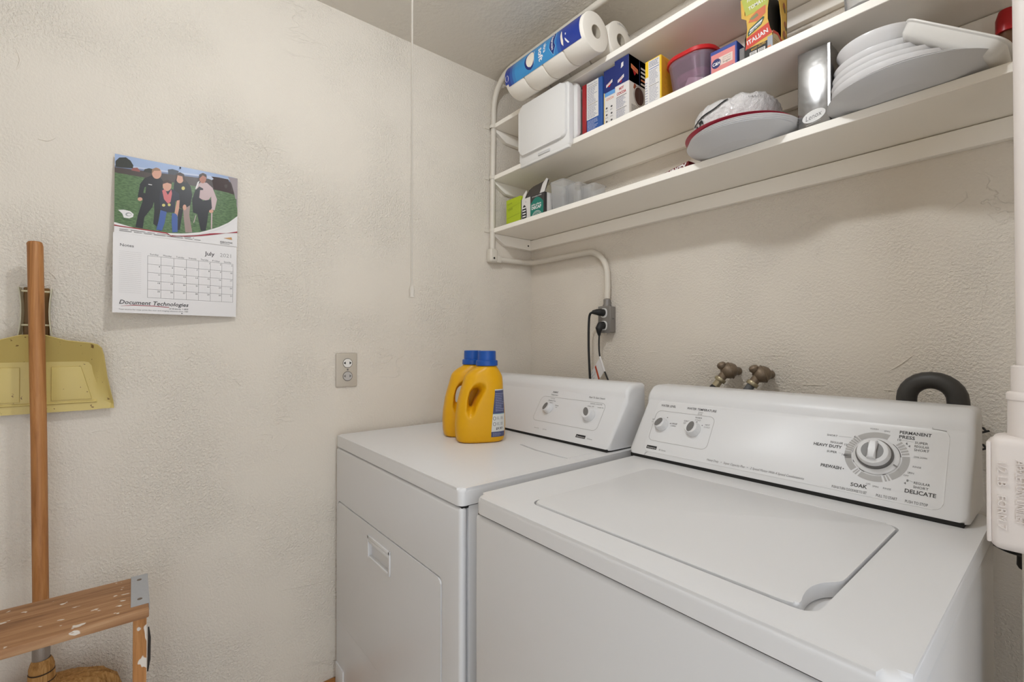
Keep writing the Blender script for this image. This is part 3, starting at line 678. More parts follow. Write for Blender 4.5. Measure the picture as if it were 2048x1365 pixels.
tk = P('timer_dial', lathe([(0, 0), (0.0268, 0), (0.0262, 0.010), (0.0238, 0.018), (0.0215, 0.0195), (0, 0.0185)], wfn(cx - 0.001, cy + 0.001, 0.0095), 48, N), ENAM, wa)
P('dial_ring', lathe([(0.0262, 0), (0.0292, 0), (0.0285, 0.006), (0.0262, 0.0075)], wfn(cx - 0.001, cy + 0.001, 0.0098), 48, N), SILV, tk)
pr = Print(wfn, 0.0288)
for sg in (-1, 1):
    half = [(0.0068 * sg + 0.0004 * math.sin(3 * a), 0.0158 * math.cos(a)) for a in (0, .5, 1.0, 1.57, 2.1, 2.6, PI)]
    arcp = [(sg * (0.0190 * math.sin(a)), 0.0182 * math.cos(a)) for a in [PI - 0.37 - (PI - 0.74) * i / 10 for i in range(11)]]
    pts = [(sg * 0.0068, 0.0165), (sg * 0.0050, 0.0)] + [(sg * 0.0068, -0.0165)] + arcp
    pr.poly([(cx - 0.001 + a, cy + 0.0015 + b_) for a, b_ in pts], GREY, 0)
pr.build('dial_inlay', tk)
gr = prism([(cx - 0.0070, cy - 0.0165), (cx + 0.0065, cy - 0.0165), (cx + 0.0052, cy), (cx + 0.0065, cy + 0.019), (cx - 0.0070, cy + 0.019), (cx - 0.0058, cy)], wfn, 0.022, 0.037, 0.003, 3, True)
P('dial_grip', gr, ENAM, tk)
pr = Print(wfn, 0.0100); pr.line([(cx + 0.0290, cy - 0.0135), (cx + 0.0340, cy - 0.0165)], 0.0024, GREYM, 0); pr.build('dial_mark', tk)

# ------------------------------------------------------------------ taps, drain hose
BRASS = painted('aged brass', (120, 104, 86), 0.45, 200, 0.5); bsdf(BRASS).inputs['Metallic'].default_value = 0.35
NUT = mat('nickel brass nut', (168, 156, 128), 0.35, metal=0.6)
for x, z, xe, lab, hm in ((0.921, 1.137, 0.889, 'left one of the two brass water taps behind the washer, pale brass hose end', NUT), (1.012, 1.131, 0.981, 'right one of the two brass water taps behind the washer, grey hose end', mat('grey hose end', (92, 92, 92), 0.5))):
    t = thing('water_tap', lab, 'tap', (x, 0, z))
    P('wall_stub', tube([(x + 0.006, 0, z - 0.003), (x, -0.045, z)], 0.012, 14), BRASS, t)
    P('valve_body', lathe([(0, -0.024), (0.012, -0.0225), (0.020, -0.016), (0.0235, -0.004), (0.0215, 0.008), (0.016, 0.017), (0.009, 0.021), (0, 0.0215)], (x + 0.002, -0.046, z), 24, Vector((0.62, 0.7, 0.2))), BRASS, t)
    P('packing_ridge', lathe([(0.0235, -0.003), (0.0258, 0), (0.0235, 0.003)], (x + 0.004, -0.044, z), 24, Vector((0.75, 0.55, 0.3))), BRASS, t)
    kb = lathe([(0, 0.011), (0.008, 0.0105), (0.0125, 0.006), (0.013, -0.002), (0.009, -0.008), (0, -0.01)], (x - 0.013, -0.062, z + 0.013), 9, Vector((-0.25, -0.35, 0.9)))
    P('handle', kb, BRASS, t)
    d = Vector((xe - x, -0.022, -0.055)).normalized(); p0 = Vector((x - 0.007, -0.055, z - 0.008))
    P('spout', tube([p0, p0 + d * 0.024], 0.0120, 16), BRASS, t)
    P('hose_nut', lathe([(0, 0), (0.0155, 0), (0.0163, 0.002), (0.0163, 0.009), (0.015, 0.011), (0, 0.011)], p0 + d * 0.018, 10, d), NUT, t)
    P('hose_end', tube([p0 + d * 0.028, p0 + d * 0.047], 0.0108, 14), hm, t)
    P('hose', tube(catmull([p0 + d * 0.046, p0 + d * 0.066, p0 + d * 0.066 + Vector((0.002, 0.0, -0.06)), p0 + Vector((0.0, -0.02, -0.3))]), 0.0095, 12), RUBBER, t)
dh = thing('drain_hose', 'thick black arched drain hose rising behind the right end of the washer panel', 'hose', (1.373, -0.10, 1.0))
pts = [(1.330, -0.10, 0.018), (1.331, -0.10, 0.95), (1.3325, -0.10, 1.06)] + [(1.3735 - 0.0405 * math.cos(a), -0.10, 1.0975 + 0.0405 * math.sin(a)) for a in [PI * i / 12 for i in range(13)]] + [(1.417, -0.10, 1.05), (1.421, -0.098, 0.95), (1.424, -0.095, 0.018)]
P('hose', tube(pts, 0.0178, 24), HOSEM, dh)
cl = thing('wire_clip', 'small black wire clips on the wall right of the washer panel', 'clip', (1.44, 0, 1.01))
for z in (1.036, 1.001):
    P('clip', tube([(1.436, 0, z), (1.442, -0.02, z + 0.002), (1.447, -0.03, z - 0.003), (1.441, -0.032, z - 0.006), (1.452, -0.03, z - 0.001)], 0.0022, 6), RUBBER, cl)
rh = thing('rubber_hose', 'black rubber hose in the dark gap under the white conduit body', 'hose', (1.49, -0.22, 0.87))
P('hose', tube(catmull([(1.46, -0.215, 0.88), (1.485, -0.222, 0.868), (1.503, -0.215, 0.862), (1.509, -0.17, 0.85), (1.505, -0.1, 0.80)]), 0.013, 12), RUBBER, rh)

# ------------------------------------------------------------------ conduit body and pipe at the right
lb = thing('conduit_elbow', 'white painted conduit body with raised lettering and its pipe at the right edge', 'pipe', (1.53, -0.48, 1.0))
P('body', box(1.4925, 1.558, -0.509, -0.456, 0.940, 1.0915, 0.0125, 4), LBPAINT, lb)
P('cover_lip', box(1.4905, 1.4955, -0.506, -0.459, 0.948, 1.083, 0.0022, 2), LBPAINT, lb)
P('hub', lathe([(0.020, 1.07), (0.0195, 1.135), (0.0195, 1.138), (0.021, 1.1395), (0.021, 1.147), (0.0195, 1.149), (0.0165, 1.15), (0.0162, 1.183), (0.0130, 1.185)], (1.5285, -0.482, 0), 28), LBPAINT, lb)
P('pipe', tube([(1.5305, -0.482, 1.18), (1.5295, -0.482, 1.8), (1.5290, -0.482, CEIL)], 0.0132, 20), LBPAINT, lb)
P('back_hub', tube([(1.54, -0.46, 0.965), (1.54, -0.448, 0.965)], 0.018, 16), LBPAINT, lb)
def emboss(parent, s, org, U, V, N, size, th, width):
    vs, fs = text_mesh(s, 0.0); xs = [v[0] for v in vs]; k = width / (max(xs) - min(xs)); n = bmesh.new()
    V_ = [n.verts.new(Vector(org) + Vector(U) * a * k + Vector(V) * b * size) for a, b in vs]
    for f in fs:
        try: n.faces.new([V_[i] for i in f])
        except ValueError: pass
    r = bmesh.ops.extrude_face_region(n, geom=n.faces[:])
    bmesh.ops.translate(n, vec=Vector(N) * th, verts=[v for v in r['geom'] if isinstance(v, bmesh.types.BMVert)])
    return P('raised_lettering', n, mat('lettering paint', (222, 214, 209), 0.5), parent, ang=20)
emboss(lb, 'APPLETON UNILET', (1.5180, -0.5088, 1.063), (0, 0, -1), (1, 0, 0), (0, -1, 0), 0.0120, 0.0022, 0.083)
emboss(lb, '1/2 LB   FORM 7', (1.5015, -0.5088, 1.060), (0, 0, -1), (1, 0, 0), (0, -1, 0), 0.0120, 0.0022, 0.088)

# ------------------------------------------------------------------ two yellow jugs on the dryer
YEL = mat('yellow jug plastic', (216, 160, 12), 0.38, spec=0.35)
BLUEC = mat('blue cap plastic', (18, 76, 158), 0.38)
def jug_mesh():
    lev = [(0.0, -.085, .042, .040, 3), (.004, -.094, .050, .047, 3), (.02, -.0975, .0545, .0500, 3), (.05, -.099, .0560, .0510, 3), (.085, -.097, .0550, .0500, 3), (.124, -.091, .0520, .0485, 2.9), (.15, -.084, .0500, .0465, 2.8), (.172, -.0775, .0495, .0445, 2.7), (.188, -.0735, .0490, .0425, 2.5), (.200, -.0695, .0475, .0400, 2.4), (.210, -.0620, .0430, .0375, 2.3), (.219, -.050, .0375, .0350, 2.15), (.226, -.037, .0335, .0325, 2), (.231, -.030, .030, .030, 2), (.236, -.027, .027, .027, 2)]
    n = bmesh.new(); rows = []; K = 40
    for z, y0, y1, hd, e in lev:
        r = []
        for i in range(K):
            a = 2 * PI * i / K; cx_, sy_ = math.cos(a), math.sin(a)
            r.append(n.verts.new((hd * abs(cx_) ** (2 / e) * (1 if cx_ > 0 else -1), (y0 + y1) / 2 + (y1 - y0) / 2 * abs(sy_) ** (2 / e) * (1 if sy_ > 0 else -1), z)))
        rows.append(r)
    for a, b in zip(rows, rows[1:]):
        for i in range(K): n.faces.new((a[i], a[(i + 1) % K], b[(i + 1) % K], b[i]))
    n.faces.new(rows[0][::-1]); n.faces.new(rows[-1])
    hole = [(-.0640, .104), (-.056, .094), (-.047, .102), (-.040, .120), (-.029, .140), (-.019, .158), (-.021, .169), (-.033, .173), (-.047, .168), (-.057, .155), (-.063, .132)]
    c0, c1 = sum(p[0] for p in hole) / len(hole), sum(p[1] for p in hole) / len(hole)
    c = bmesh.new(); rings = []
    for x, s in ((-.075, 2.1), (-.052, 1.62), (-.040, 1.22), (-.026, .92), (-.010, .74), (.010, .74), (.026, .92), (.040, 1.22), (.052, 1.62), (.075, 2.1)):
        rings.append([c.verts.new((x, c0 + (p - c0) * s, c1 + (q - c1) * s)) for p, q in hole])
    for a, b in zip(rings, rings[1:]):
        for i in range(len(hole)): c.faces.new((a[i], a[(i + 1) % len(hole)], b[(i + 1) % len(hole)], b[i]))
    c.faces.new(rings[0][::-1]); c.faces.new(rings[-1])
    n = to_mesh_eval(n, [('BOOLEAN', dict(operation='DIFFERENCE', solver='EXACT', cutter=c)), ('REMESH', dict(mode='VOXEL', voxel_size=0.0026)), ('SMOOTH', dict(factor=0.5, iterations=16))])
    return n
from mathutils.bvhtree import BVHTree
jb = jug_mesh(); JBVH = BVHTree.FromBMesh(jb)
def jlab(s, t, h):
    hit = JBVH.ray_cast(Vector((0.3, s, t)), Vector((-1, 0, 0)))
    if hit[0] is None: return Vector((0.02, s, t))
    nn = hit[1] if hit[1].x > 0 else -hit[1]
    return hit[0] + nn * h
LBLUE, LWH = mat('label blue', (70, 76, 112), 0.5), mat('label white', (206, 206, 202), 0.5)
def jug(loc, rz, label):
    t = thing('detergent_jug', label, 'jug', loc, (0, 0, rz), 'yellow jugs on the dryer')
    return t
j1 = jug((0.400, -0.540, 0.9152), -0.43, 'yellow detergent jug with blue cap in front, label at its right side')
body1 = P('bottle', jb, YEL, j1, local=True, ang=60)
cap = lathe([(0.0, 0.278), (0.0265, 0.278), (0.0278, 0.2765), (0.0284, 0.2495), (0.0318, 0.2485), (0.0338, 0.247), (0.0342, 0.2335), (0.0330, 0.232), (0.024, 0.232), (0.0, 0.232)], (0, 0, 0), 48)
cap1 = P('cap', cap, BLUEC, j1, local=True, ang=30)
pr = Print(jlab, 0.0006, 0.0003)
def lab_edge(t): return 0.0035 + 0.0125 * max(0, min(1, (t - 0.03) / 0.12)) ** 1.2
def lab_strip(t0, t1, m, L, n=10):
    for i in range(n):
        a, b = t0 + (t1 - t0) * i / n, t0 + (t1 - t0) * (i + 1) / n
        for k in range(8):
            q = lambda e, f: e + (0.0475 - e) * f
            ea, eb = lab_edge(a), lab_edge(b)
            pr.poly([(q(ea, k / 8), a), (q(ea, (k + 1) / 8), a), (q(eb, (k + 1) / 8), b), (q(eb, k / 8), b)], m, L)
lab_strip(0.018, 0.160, LBLUE, 0, 16); lab_strip(0.034, 0.086, LWH, 1, 8); lab_strip(0.1575, 0.161, LWH, 1, 1); lab_strip(0.086, 0.088, mat('label teal', (140, 176, 182), .5), 1, 1)
pr.fine(0.017, 0.046, 0.094, 0.150, 11, mat('label pale text', (150, 154, 180), 0.6), 2, 0.35, 0.3)
for x, y in ((0.0135, 0.074), (0.0135, 0.057)): pr.line(circ(x, y, 0.0042, 0.0052, 14), 0.0011, INK, 2, True)
for x, y in ((0.021, 0.074), (0.021, 0.057), (0.033, 0.074), (0.033, 0.057)): pr.fine(x, x + 0.009, y - 0.004, y + 0.005, 3, GREYM, 2, 0.4, 0.3)
pr.text('$9.97', 0.018, 0.040, 0.0095, INK, 2, bold=0.02); pr.fine(0.008, 0.036, 0.020, 0.031, 3, mat('label pale text', (150, 154, 180), 0.6), 2, 0.35, 0.2)
me_lab = pr.bm; fin(me_lab); lm_ = bpy.data.meshes.new('label'); me_lab.to_mesh(lm_); me_lab.free()
for m in pr.ms: lm_.materials.append(m)
P('label', lm_, None, j1)
j2 = jug((0.294, -0.521, 0.9152), -0.43, 'yellow detergent jug with blue cap behind, its open handle showing at the left')
for o in (body1, cap1):
    c_ = o.copy(); COL.objects.link(c_); c_.parent = j2
c_ = bpy.data.objects.new('label', lm_); COL.objects.link(c_); c_.parent = j2

# ------------------------------------------------------------------ boxes on the shelves
def carton(label, x0, x1, y0, y1, z0, z1, body, cat='box', name='carton', group=None, bev=0.0015, tilt=0.0):
    t = thing(name, label, cat, ((x0 + x1) / 2, (y0 + y1) / 2, z0), (0, 0, tilt), group)
    P('box', box(x0, x1, y0, y1, z0, z1, bev, 1), body, t)
    return t
front = lambda x0, y, z0: plane((x0, y, z0), (1, 0, 0), (0, 0, 1), (0, -1, 0))
side = lambda x, y0, z0: plane((x, y0, z0), (0, 1, 0), (0, 0, 1), (1, 0, 0))
NAVYB, MIDB, ORNG, YELB = mat('box navy', (28, 42, 104), 0.5), mat('box blue', (44, 84, 150), 0.5), mat('box orange', (206, 126, 84), 0.5), mat('box yellow', (226, 186, 44), 0.5)
CARDW = mat('box white', (214, 210, 206), 0.55); PALEB = mat('box pale blue', (96, 150, 204), 0.5); TXTB = mat('print blue grey', (120, 124, 146), 0.6); BROWN = mat('cocoa print', (74, 46, 40), 0.5)

# white lidded plastic box on its side at the front of the middle shelf
wb = thing('storage_box', 'white plastic lidded box standing on its side at the left end of the middle shelf', 'box', (0.35, -0.2, Z2))
fy = lambda s, t, h: Vector((s, -h, t))
P('tub', prism(rrect(0.224, Z2 + 0.001, 0.474, 2.112, 0.014), fy, 0.06, 0.232, 0.006, 2), PLASW, wb)
P('rim', prism(rrect(0.212, 1.921, 0.488, 2.1175, 0.02), fy, 0.205, 0.222, 0.004, 2), PLASW, wb)
lidb = prism(rrect(0.218, 1.8905, 0.4785, 2.116, 0.02), fy, 0.2335, 0.252, 0.004, 2, True)
P('lid', lidb, PLASW, wb)
lp = P('lid_panel', prism(rrect(0.2245, 1.924, 0.4700, 2.1115, 0.022), fy, 0.250, 0.264, 0.007, 3, True), PLASW, wb)
P('latch_plate', box(0.325, 0.385, -0.2565, -0.25, 1.900, 1.909, 0.001, 1), mat('latch grey', (196, 195, 194), 0.4), wb)
P('lid_flange', box(0.222, 0.4775, -0.2535, -0.2405, 1.8845, 1.895, 0.003, 2), PLASW, wb)

REDB = mat('dark red box', (150, 26, 30), 0.45)
carton('tall dark red box squeezed between the white lidded box and the nutrition label carton', 0.494, 0.512, -0.205, -0.06, Z2, 2.100, REDB)
nf = carton('white and blue carton with nutrition table, just right of the dark red box', 0.5145, 0.582, -0.205, -0.08, Z2, 2.098, MIDB)
pr = Print(front(0.5145, -0.205, Z2))
pr.rect(0.001, 0.052, 0.052, 0.1770, CARDW, 0)
pr.rect(0.005, 0.160, 0.048, 0.1612, INK, 1); pr.text('Nutrition Facts', 0.005, 0.1655, 0.0095, TXTB, 1, width=0.040); pr.rect(0.005, 0.1, 0.048, 0.1015, INK, 1)
pr.fine(0.005, 0.048, 0.104, 0.158, 10, TXTB, 1, 0.4); pr.fine(0.005, 0.048, 0.055, 0.098, 9, TXTB, 1, 0.4); pr.fine(0.004, 0.050, 0.006, 0.048, 9, mat('print pale', (170, 176, 200), 0.6), 1, 0.4)
pr.build('front_print', nf)

def cocoa(x0, x1, y0, z1, label, kind):
    t = carton(label, x0, x1, y0, -0.085, Z2, z1, CARDW, group=None)
    w, h = x1 - x0, z1 - Z2
    sp = 0.115
    for nm, fn, ww in (('front_print', front(x0, y0, Z2), w), ('side_print', side(x1, y0, Z2), -0.085 - y0)):
        pr = Print(fn)
        pr.rect(0, sp, ww, h, NAVYB, 0)
        if nm == 'front_print' and kind == 'icons':
            pr.rect(0.004, sp - 0.013, ww, sp, PALEB, 1)
            pr.rect(0, 0, 0.0035, sp + 0.002, mat('box cream', (214, 186, 110), .5), 1)
            pr.text('COCOA', 0.010, 0.088, 0.0105, ORNG, 1, bold=.02, width=0.030)
            for i in range(3):
                for j in range(2): pr.ell(0.0115 + 0.020 * j, 0.064 - 0.022 * i, 0.004, 0.0032, INK, 1, 7); pr.fine(0.006 + 0.020 * j, 0.018 + 0.02 * j, 0.052 - 0.022 * i, 0.057 - 0.022 * i, 2, GREYM, 1, .4)
            for i in range(9): pr.rect(0.022 + i * 0.0021, 0.003, 0.0232 + i * 0.0021, 0.013, GREYM, 1)
            pr.poly([(0.010, sp + 0.016), (0.035, sp + 0.026), (0.035, sp + 0.036), (0.010, sp + 0.025)], CARDW, 1)
            pr.poly([(0.014, sp + 0.018), (0.031, sp + 0.025), (0.024, sp + 0.014)], REDP, 2); pr.text('SWISS', 0.012, sp + 0.0215, 0.007, REDP, 3, width=0.02, rot=0.36)
        elif nm == 'front_print':
            pr.text('HOT', 0.026, 0.098, 0.012, REDP, 1, 'c', bold=.03, width=0.018); pr.text('COCOA', 0.026, 0.084, 0.012, REDP, 1, 'c', bold=.03, width=0.036)
            pr.rect(0.006, 0.0765, 0.046, 0.078, INK, 1); pr.fine(0.006, 0.046, 0.042, 0.075, 9, TXTB, 1, .4); pr.rect(0.006, 0.0375, 0.046, 0.039, INK, 1); pr.fine(0.006, 0.046, 0.004, 0.036, 8, TXTB, 1, .4)
            pr.poly([(0.012, sp + 0.008), (0.036, sp + 0.018), (0.036, sp + 0.028), (0.012, sp + 0.017)], CARDW, 1); pr.text('SWISS', 0.014, sp + 0.0125, 0.007, REDP, 2, width=0.019, rot=0.38); pr.poly([(0.018, sp + 0.0085), (0.030, sp + 0.0135), (0.025, sp + 0.004)], REDP, 1)
            pr.poly([(0.024, sp + 0.05), (0.034, sp + 0.054), (0.034, sp + 0.068), (0.026, sp + 0.066)], CARDW, 1)
        else:
            pr.rect(0.054, sp, 0.0552, h, mat('fold line', (90, 104, 160), .5), 1)
            pr.rect(0, sp, ww, h, mat('box dark navy', (20, 26, 60), 0.5), 0)
            pr.poly([(0.010, sp + 0.042), (0.046, sp + 0.034), (0.046, sp + 0.048), (0.010, sp + 0.056)], ORNG, 1); pr.text('SWISS', 0.013, sp + 0.0455, 0.0095, REDP, 2, rot=-.2, width=0.030); pr.poly([(0.018, sp + .040), (.038, sp + .035), (.028, sp + .024)], REDP, 1)
            for k, (m, w_) in enumerate(((CARDW, .03), (CARDW, .046), (CARDW, .035), (ORNG, .042), (CARDW, .028))): pr.rect(0.062, sp + 0.056 - k * 0.0125, 0.062 + w_, sp + 0.062 - k * 0.0125, m, 1)
            pr.ell(0.052, 0.080, 0.0285, 0.0330, GREYM, 1, 26); pr.ell(0.052, 0.080, 0.0265, 0.031, CARDW, 2, 26); pr.ell(0.052, 0.080, 0.0240, 0.0285, BROWN, 3, 26); pr.rect(0.0515, 0.052, 0.0525, 0.108, GREYM, 4)
            pr.poly([(0.022, 0.098), (0.034, 0.096), (0.036, 0.112), (0.026, 0.114)], mat('cocoa rust', (150, 76, 52), .5), 1)
            pr.fine(0.012, 0.052, 0.008, 0.046, 9, GREYM, 1, .4); pr.fine(0.060, 0.112, 0.020, 0.046, 6, GREYM, 1, .4); pr.fine(0.060, 0.112, 0.008, 0.018, 2, ORNG, 1, .4)
        pr.build(nm, t)
    return t
cocoa(0.5855, 0.6330, -0.200, 2.1090, 'navy and white cocoa carton with small icons, left of its taller twin', 'icons')
cb = cocoa(0.6345, 0.6890, -0.206, 2.1170, 'taller navy and white cocoa carton with a cup pictured on its right side', 'table')
yb = carton('yellow carton with a nutrition table, left of the red lidded tub', 0.747, 0.802, -0.205, -0.10, Z2, 2.062, YELB)
pr = Print(front(0.747, -0.205, Z2)); pr.rect(0, 0, 0.051, 0.092, CARDW, 0); pr.rect(0.012, 0.002, 0.050, 0.138, CARDW, 1)
pr.fine(0.015, 0.047, 0.118, 0.136, 4, TXTB, 2, .5); pr.rect(0.014, 0.112, 0.048, 0.1138, MIDB, 2); pr.fine(0.015, 0.047, 0.066, 0.109, 11, TXTB, 2, .4); pr.rect(0.014, 0.062, 0.048, 0.0635, INK, 2); pr.fine(0.015, 0.047, 0.006, 0.060, 12, TXTB, 2, .35); pr.fine(0.001, 0.010, 0.01, 0.08, 9, TXTB, 2, .3); pr.build('front_print', yb)
pr = Print(side(0.802, -0.205, Z2)); pr.rect(0.004, 0.02, 0.104, 0.138, mat('box amber', (206, 146, 40), .5), 0)
for i in range(26): x, y = random.uniform(.01, .095), random.uniform(.03, .13); pr.line([(x, y), (x + .006, y - .004)], 0.0012, mat('box rust', (170, 100, 30), .5), 1)
pr.build('side_print', yb)

# tub with red lid and translucent purple wall
tubp = mat('translucent purple plastic', (226, 200, 216), 0.16, trans=0.85); 
tb = thing('food_tub', 'translucent purple food tub with red lid and white packets inside, middle shelf', 'tub', (0.872, -0.125, Z2))
def loft(rings, bm=None, caps=(True, True)):
    n = bmesh.new(); R = [[n.verts.new(v) for v in r] for r in rings]; k = len(R[0])
    for a, b in zip(R, R[1:]):
        for i in range(k): n.faces.new((a[i], a[(i + 1) % k], b[(i + 1) % k], b[i]))
    if caps[0]: n.faces.new(R[0][::-1])
    if caps[1]: n.faces.new(R[-1])
    return join(bm, n)
ring = lambda w, d, z, r: [Vector((0.878 + a, -0.118 + b_, z)) for a, b_ in rrect(-w, -d, w, d, r, 8)]
outer = [ring(.055, .075, Z2 + .0005, .04), ring(.058, .079, Z2 + .006, .042), ring(.067, .093, Z2 + .088, .05), ring(.0695, .096, Z2 + .092, .052), ring(.0695, .096, Z2 + .096, .052)]
inner = [ring(.0675, .0935, Z2 + .096, .051), ring(.065, .091, Z2 + .088, .049), ring(.056, .077, Z2 + .008, .041)]
P('tub_wall', loft(outer + inner, None, (True, True)), tubp, tb)
P('lid', loft([ring(.071, .097, Z2 + .0945, .052), ring(.073, .099, Z2 + .096, .053), ring(.073, .099, Z2 + .105, .053), ring(.0715, .097, Z2 + .1075, .052), ring(.062, .088, Z2 + .108, .046)]), mat('red lid plastic', (182, 26, 30), 0.35), tb)
P('liner', loft([ring(.056, .076, Z2 + .0845, .040), ring(.063, .0885, Z2 + .086, .047), ring(.064, .0895, Z2 + .0935, .048), ring(.054, .07, Z2 + .0942, .04)]), mat('liner mauve', (120, 82, 104), .6), tb)
pk = bmesh.new()
for i in range(7):
    a = random.uniform(-.5, .5); b = box(-.026, .026, -.003, .003, 0, .034, .002, 1)
    bmesh.ops.transform(b, matrix=Matrix.Translation((0.878 + random.uniform(-.03, .03), -0.185 + i * 0.02, Z2 + .009)) @ Matrix.Rotation(a, 4, 'Y') @ Matrix.Rotation(random.uniform(-.3, .3), 4, 'Z'), verts=b.verts); join(pk, b)
P('packets', pk, WHITEP, tb)
P('contents', loft([ring(.049, .066, Z2 + .044, .035), ring(.053, .076, Z2 + .060, .04), ring(.045, .06, Z2 + .070, .03)]), mat('mauve contents', (150, 108, 130), .7), tb)

CHB, CHP = mat('sugar box blue', (52, 72, 142), .5), mat('sugar box pink', (208, 128, 124), .5)
ch = carton('blue and pink sugar carton right of the red lidded tub', 0.9515, 1.022, -0.207, -0.10, Z2, 1.9895, CHB)
# broad face
pr = Print(front(0.9515, -0.207, Z2)); pr.rect(0.003, 0.0, 0.066, 0.0590, CHP, 0); pr.poly([(0.010, 0.003), (0.062, 0.007), (0.062, 0.0135), (0.010, 0.009)], CHB, 1)
pr.rect(0.024, 0.024, 0.060, 0.046, mat('label cream', (216, 196, 184), .5), 1); pr.ell(0.017, 0.033, 0.0125, 0.0125, mat('logo navy', (36, 42, 96), .5), 2); pr.text('C&H', 0.0172, 0.0285, 0.0115, WHITEP, 3, 'c', bold=.03, width=.0205)
pr.text('GRANULATED', 0.045, 0.0395, 0.0045, GREYM, 2, 'c', width=.022); pr.text('Pure Cane', 0.045, 0.0345, 0.0045, GREYM, 2, 'c', width=.022); pr.text('Sugar', 0.045, 0.0275, 0.0075, INK, 2, 'c', width=.022); pr.build('front_print', ch)

# crumb carton with cut-out sides
CR_Y, CR_R, CR_K, CR_G = mat('crumb box yellow', (206, 164, 66), .5), mat('crumb box red', (190, 56, 34), .5), mat('crumb box black', (34, 32, 28), .6), mat('crumb box green', (170, 176, 78), .5)
cr = thing('crumb_carton', 'waisted yellow and red carton lettered ITALIAN with black cut-out side, middle shelf', 'box', (1.09, -0.16, Z2))
CX, CY = 1.041, -0.205
outl = [(0.0, 0.0), (0.066, 0.0), (0.066, 0.045), (0.0600, 0.060), (0.0545, 0.085), (0.0545, 0.110), (0.0580, 0.135), (0.064, 0.165), (-0.010, 0.165), (-0.008, 0.118), (0.004, 0.108), (0.006, 0.085), (0.004, 0.062)]
fo = front(CX, CY, Z2)
P('front_panel', prism(outl, fo, -0.0012, 0.0, 0), CR_Y, cr)
P('back_panel', prism([(0, 0), (0.066, 0), (0.066, .165), (0, .165)], lambda s, t, h: Vector((CX + s, CY + 0.085 + h, Z2 + t)), -0.0012, 0.0012), CR_K, cr)
sd = side(CX + 0.066, CY, Z2)
P('side_base', prism([(0.0, 0), (0.086, 0), (0.086, 0.040), (0.055, 0.045), (0.030, 0.055), (0.0, 0.050)], sd, -0.0014, 0.0), mat('crumb box cream', (196, 176, 136), .55), cr)
P('side_wing', prism([(0.050, 0.040), (0.086, 0.040), (0.088, 0.165), (0.025, 0.165), (0.044, 0.13), (0.053, 0.1), (0.054, 0.07)], sd, -0.0014, 0.0), CR_Y, cr)
P('left_side', prism([(0, 0), (0.085, 0), (0.085, .165), (0, .165), (0, .12), (.02, .1), (0, .06)], lambda s, t, h: Vector((CX + h, CY + s, Z2 + t)), 0.0, 0.0014), CR_K, cr)
P('dark_interior', box(CX + 0.004, CX + 0.050, CY + 0.004, CY + 0.08, Z2 + 0.002, Z2 + 0.166), CR_K, cr)  # black block fills the carton as its dark interior
pr = Print(fo)
pr.poly([(0.0, 0.0), (0.054, 0.0), (0.054, 0.033), (0.001, 0.033)], CR_K, 0); pr.poly([(0.0015, 0.032), (0.0655, 0.046), (0.0605, 0.059), (0.0565, 0.075), (0.005, 0.061)], CR_R, 1)
pr.text('ITALIAN', 0.0065, 0.0425, 0.0155, WHITEP, 2, bold=.03, width=.050, rot=0.19)
pr.poly([(0.004, 0.118), (0.0545, 0.118), (0.0625, 0.164), (-0.008, 0.164)], CR_G, 0); pr.text('PANKO', 0.006, 0.150, 0.010, WHITEP, 1, width=.03, rot=.1); pr.text('TOMATO', 0.010, 0.128, 0.0135, WHITEP, 1, bold=.02, width=.044, rot=.12)
pr.poly([(0.009, 0.098), (0.030, 0.092), (0.050, 0.102), (0.050, 0.122), (0.030, 0.118), (0.016, 0.110)], mat('tomato print', (196, 104, 66), .5), 1); pr.poly([(0.012, .106), (.03, .112), (.034, .104), (.02, .1)], mat('leaf print', (120, 124, 84), .5), 2)
pr.poly([(0.008, 0.064), (0.040, 0.078), (0.0475, 0.093), (0.044, 0.096), (0.012, 0.081), (0.0075, 0.072)], mat('logo green', (40, 74, 58), .5), 2); pr.poly([(0.0105, 0.0675), (0.039, 0.080), (0.0435, 0.0905), (0.013, 0.078)], WHITEP, 3); pr.text('Progresso', 0.0125, 0.0690, 0.0095, mat('logo green', (40, 74, 58), .5), 4, rot=.4, width=.031, bold=.02)
pr.text('BREAD CRUMBS', 0.016, 0.0235, 0.0078, CR_Y, 1, width=.034, rot=.12)
for x in (0.012, 0.032): pr.rect(x, 0.004, x + .017, 0.021, CARDW, 1); pr.rect(x + .001, 0.005, x + .016, 0.0115, mat('stamp red', (168, 84, 84), .5), 2); pr.fine(x + .002, x + .015, .013, .020, 2, INK, 2, .5, .1)
pr.rect(0.054, 0.0, 0.066, 0.040, mat('crumb box grey', (150, 154, 160), .5), 0); pr.rect(0.054, 0.0, 0.062, 0.018, ORNG, 1)
pr.build('front_print', cr)
pr = Print(sd); pr.fine(0.006, 0.08, 0.004, 0.036, 6, mat('tan text', (150, 130, 96), .6), 0, .35, .2); pr.poly([(0, .044), (.028, .05), (.055, .038), (.086, .032), (.086, .041), (.055, .047), (.03, .057), (0, .052)], CR_R, 1)
for x, y, r in ((0.068, .138, .010), (0.074, .095, .009), (0.068, .066, .012)): pr.poly(circ(x, y, r * .8, r, 9), mat('food brown', (150, 84, 40), .5), 1); pr.poly(circ(x + .004, y - .008, r * .5, r * .7, 7), mat('food olive', (98, 88, 48), .5), 2)
pr.build('side_print', cr)
sb = carton('small grey and black carton half hidden behind the ITALIAN carton', 1.0245, 1.0385, -0.20, -0.10, Z2, 1.967, mat('grey carton', (120, 116, 114), .6))

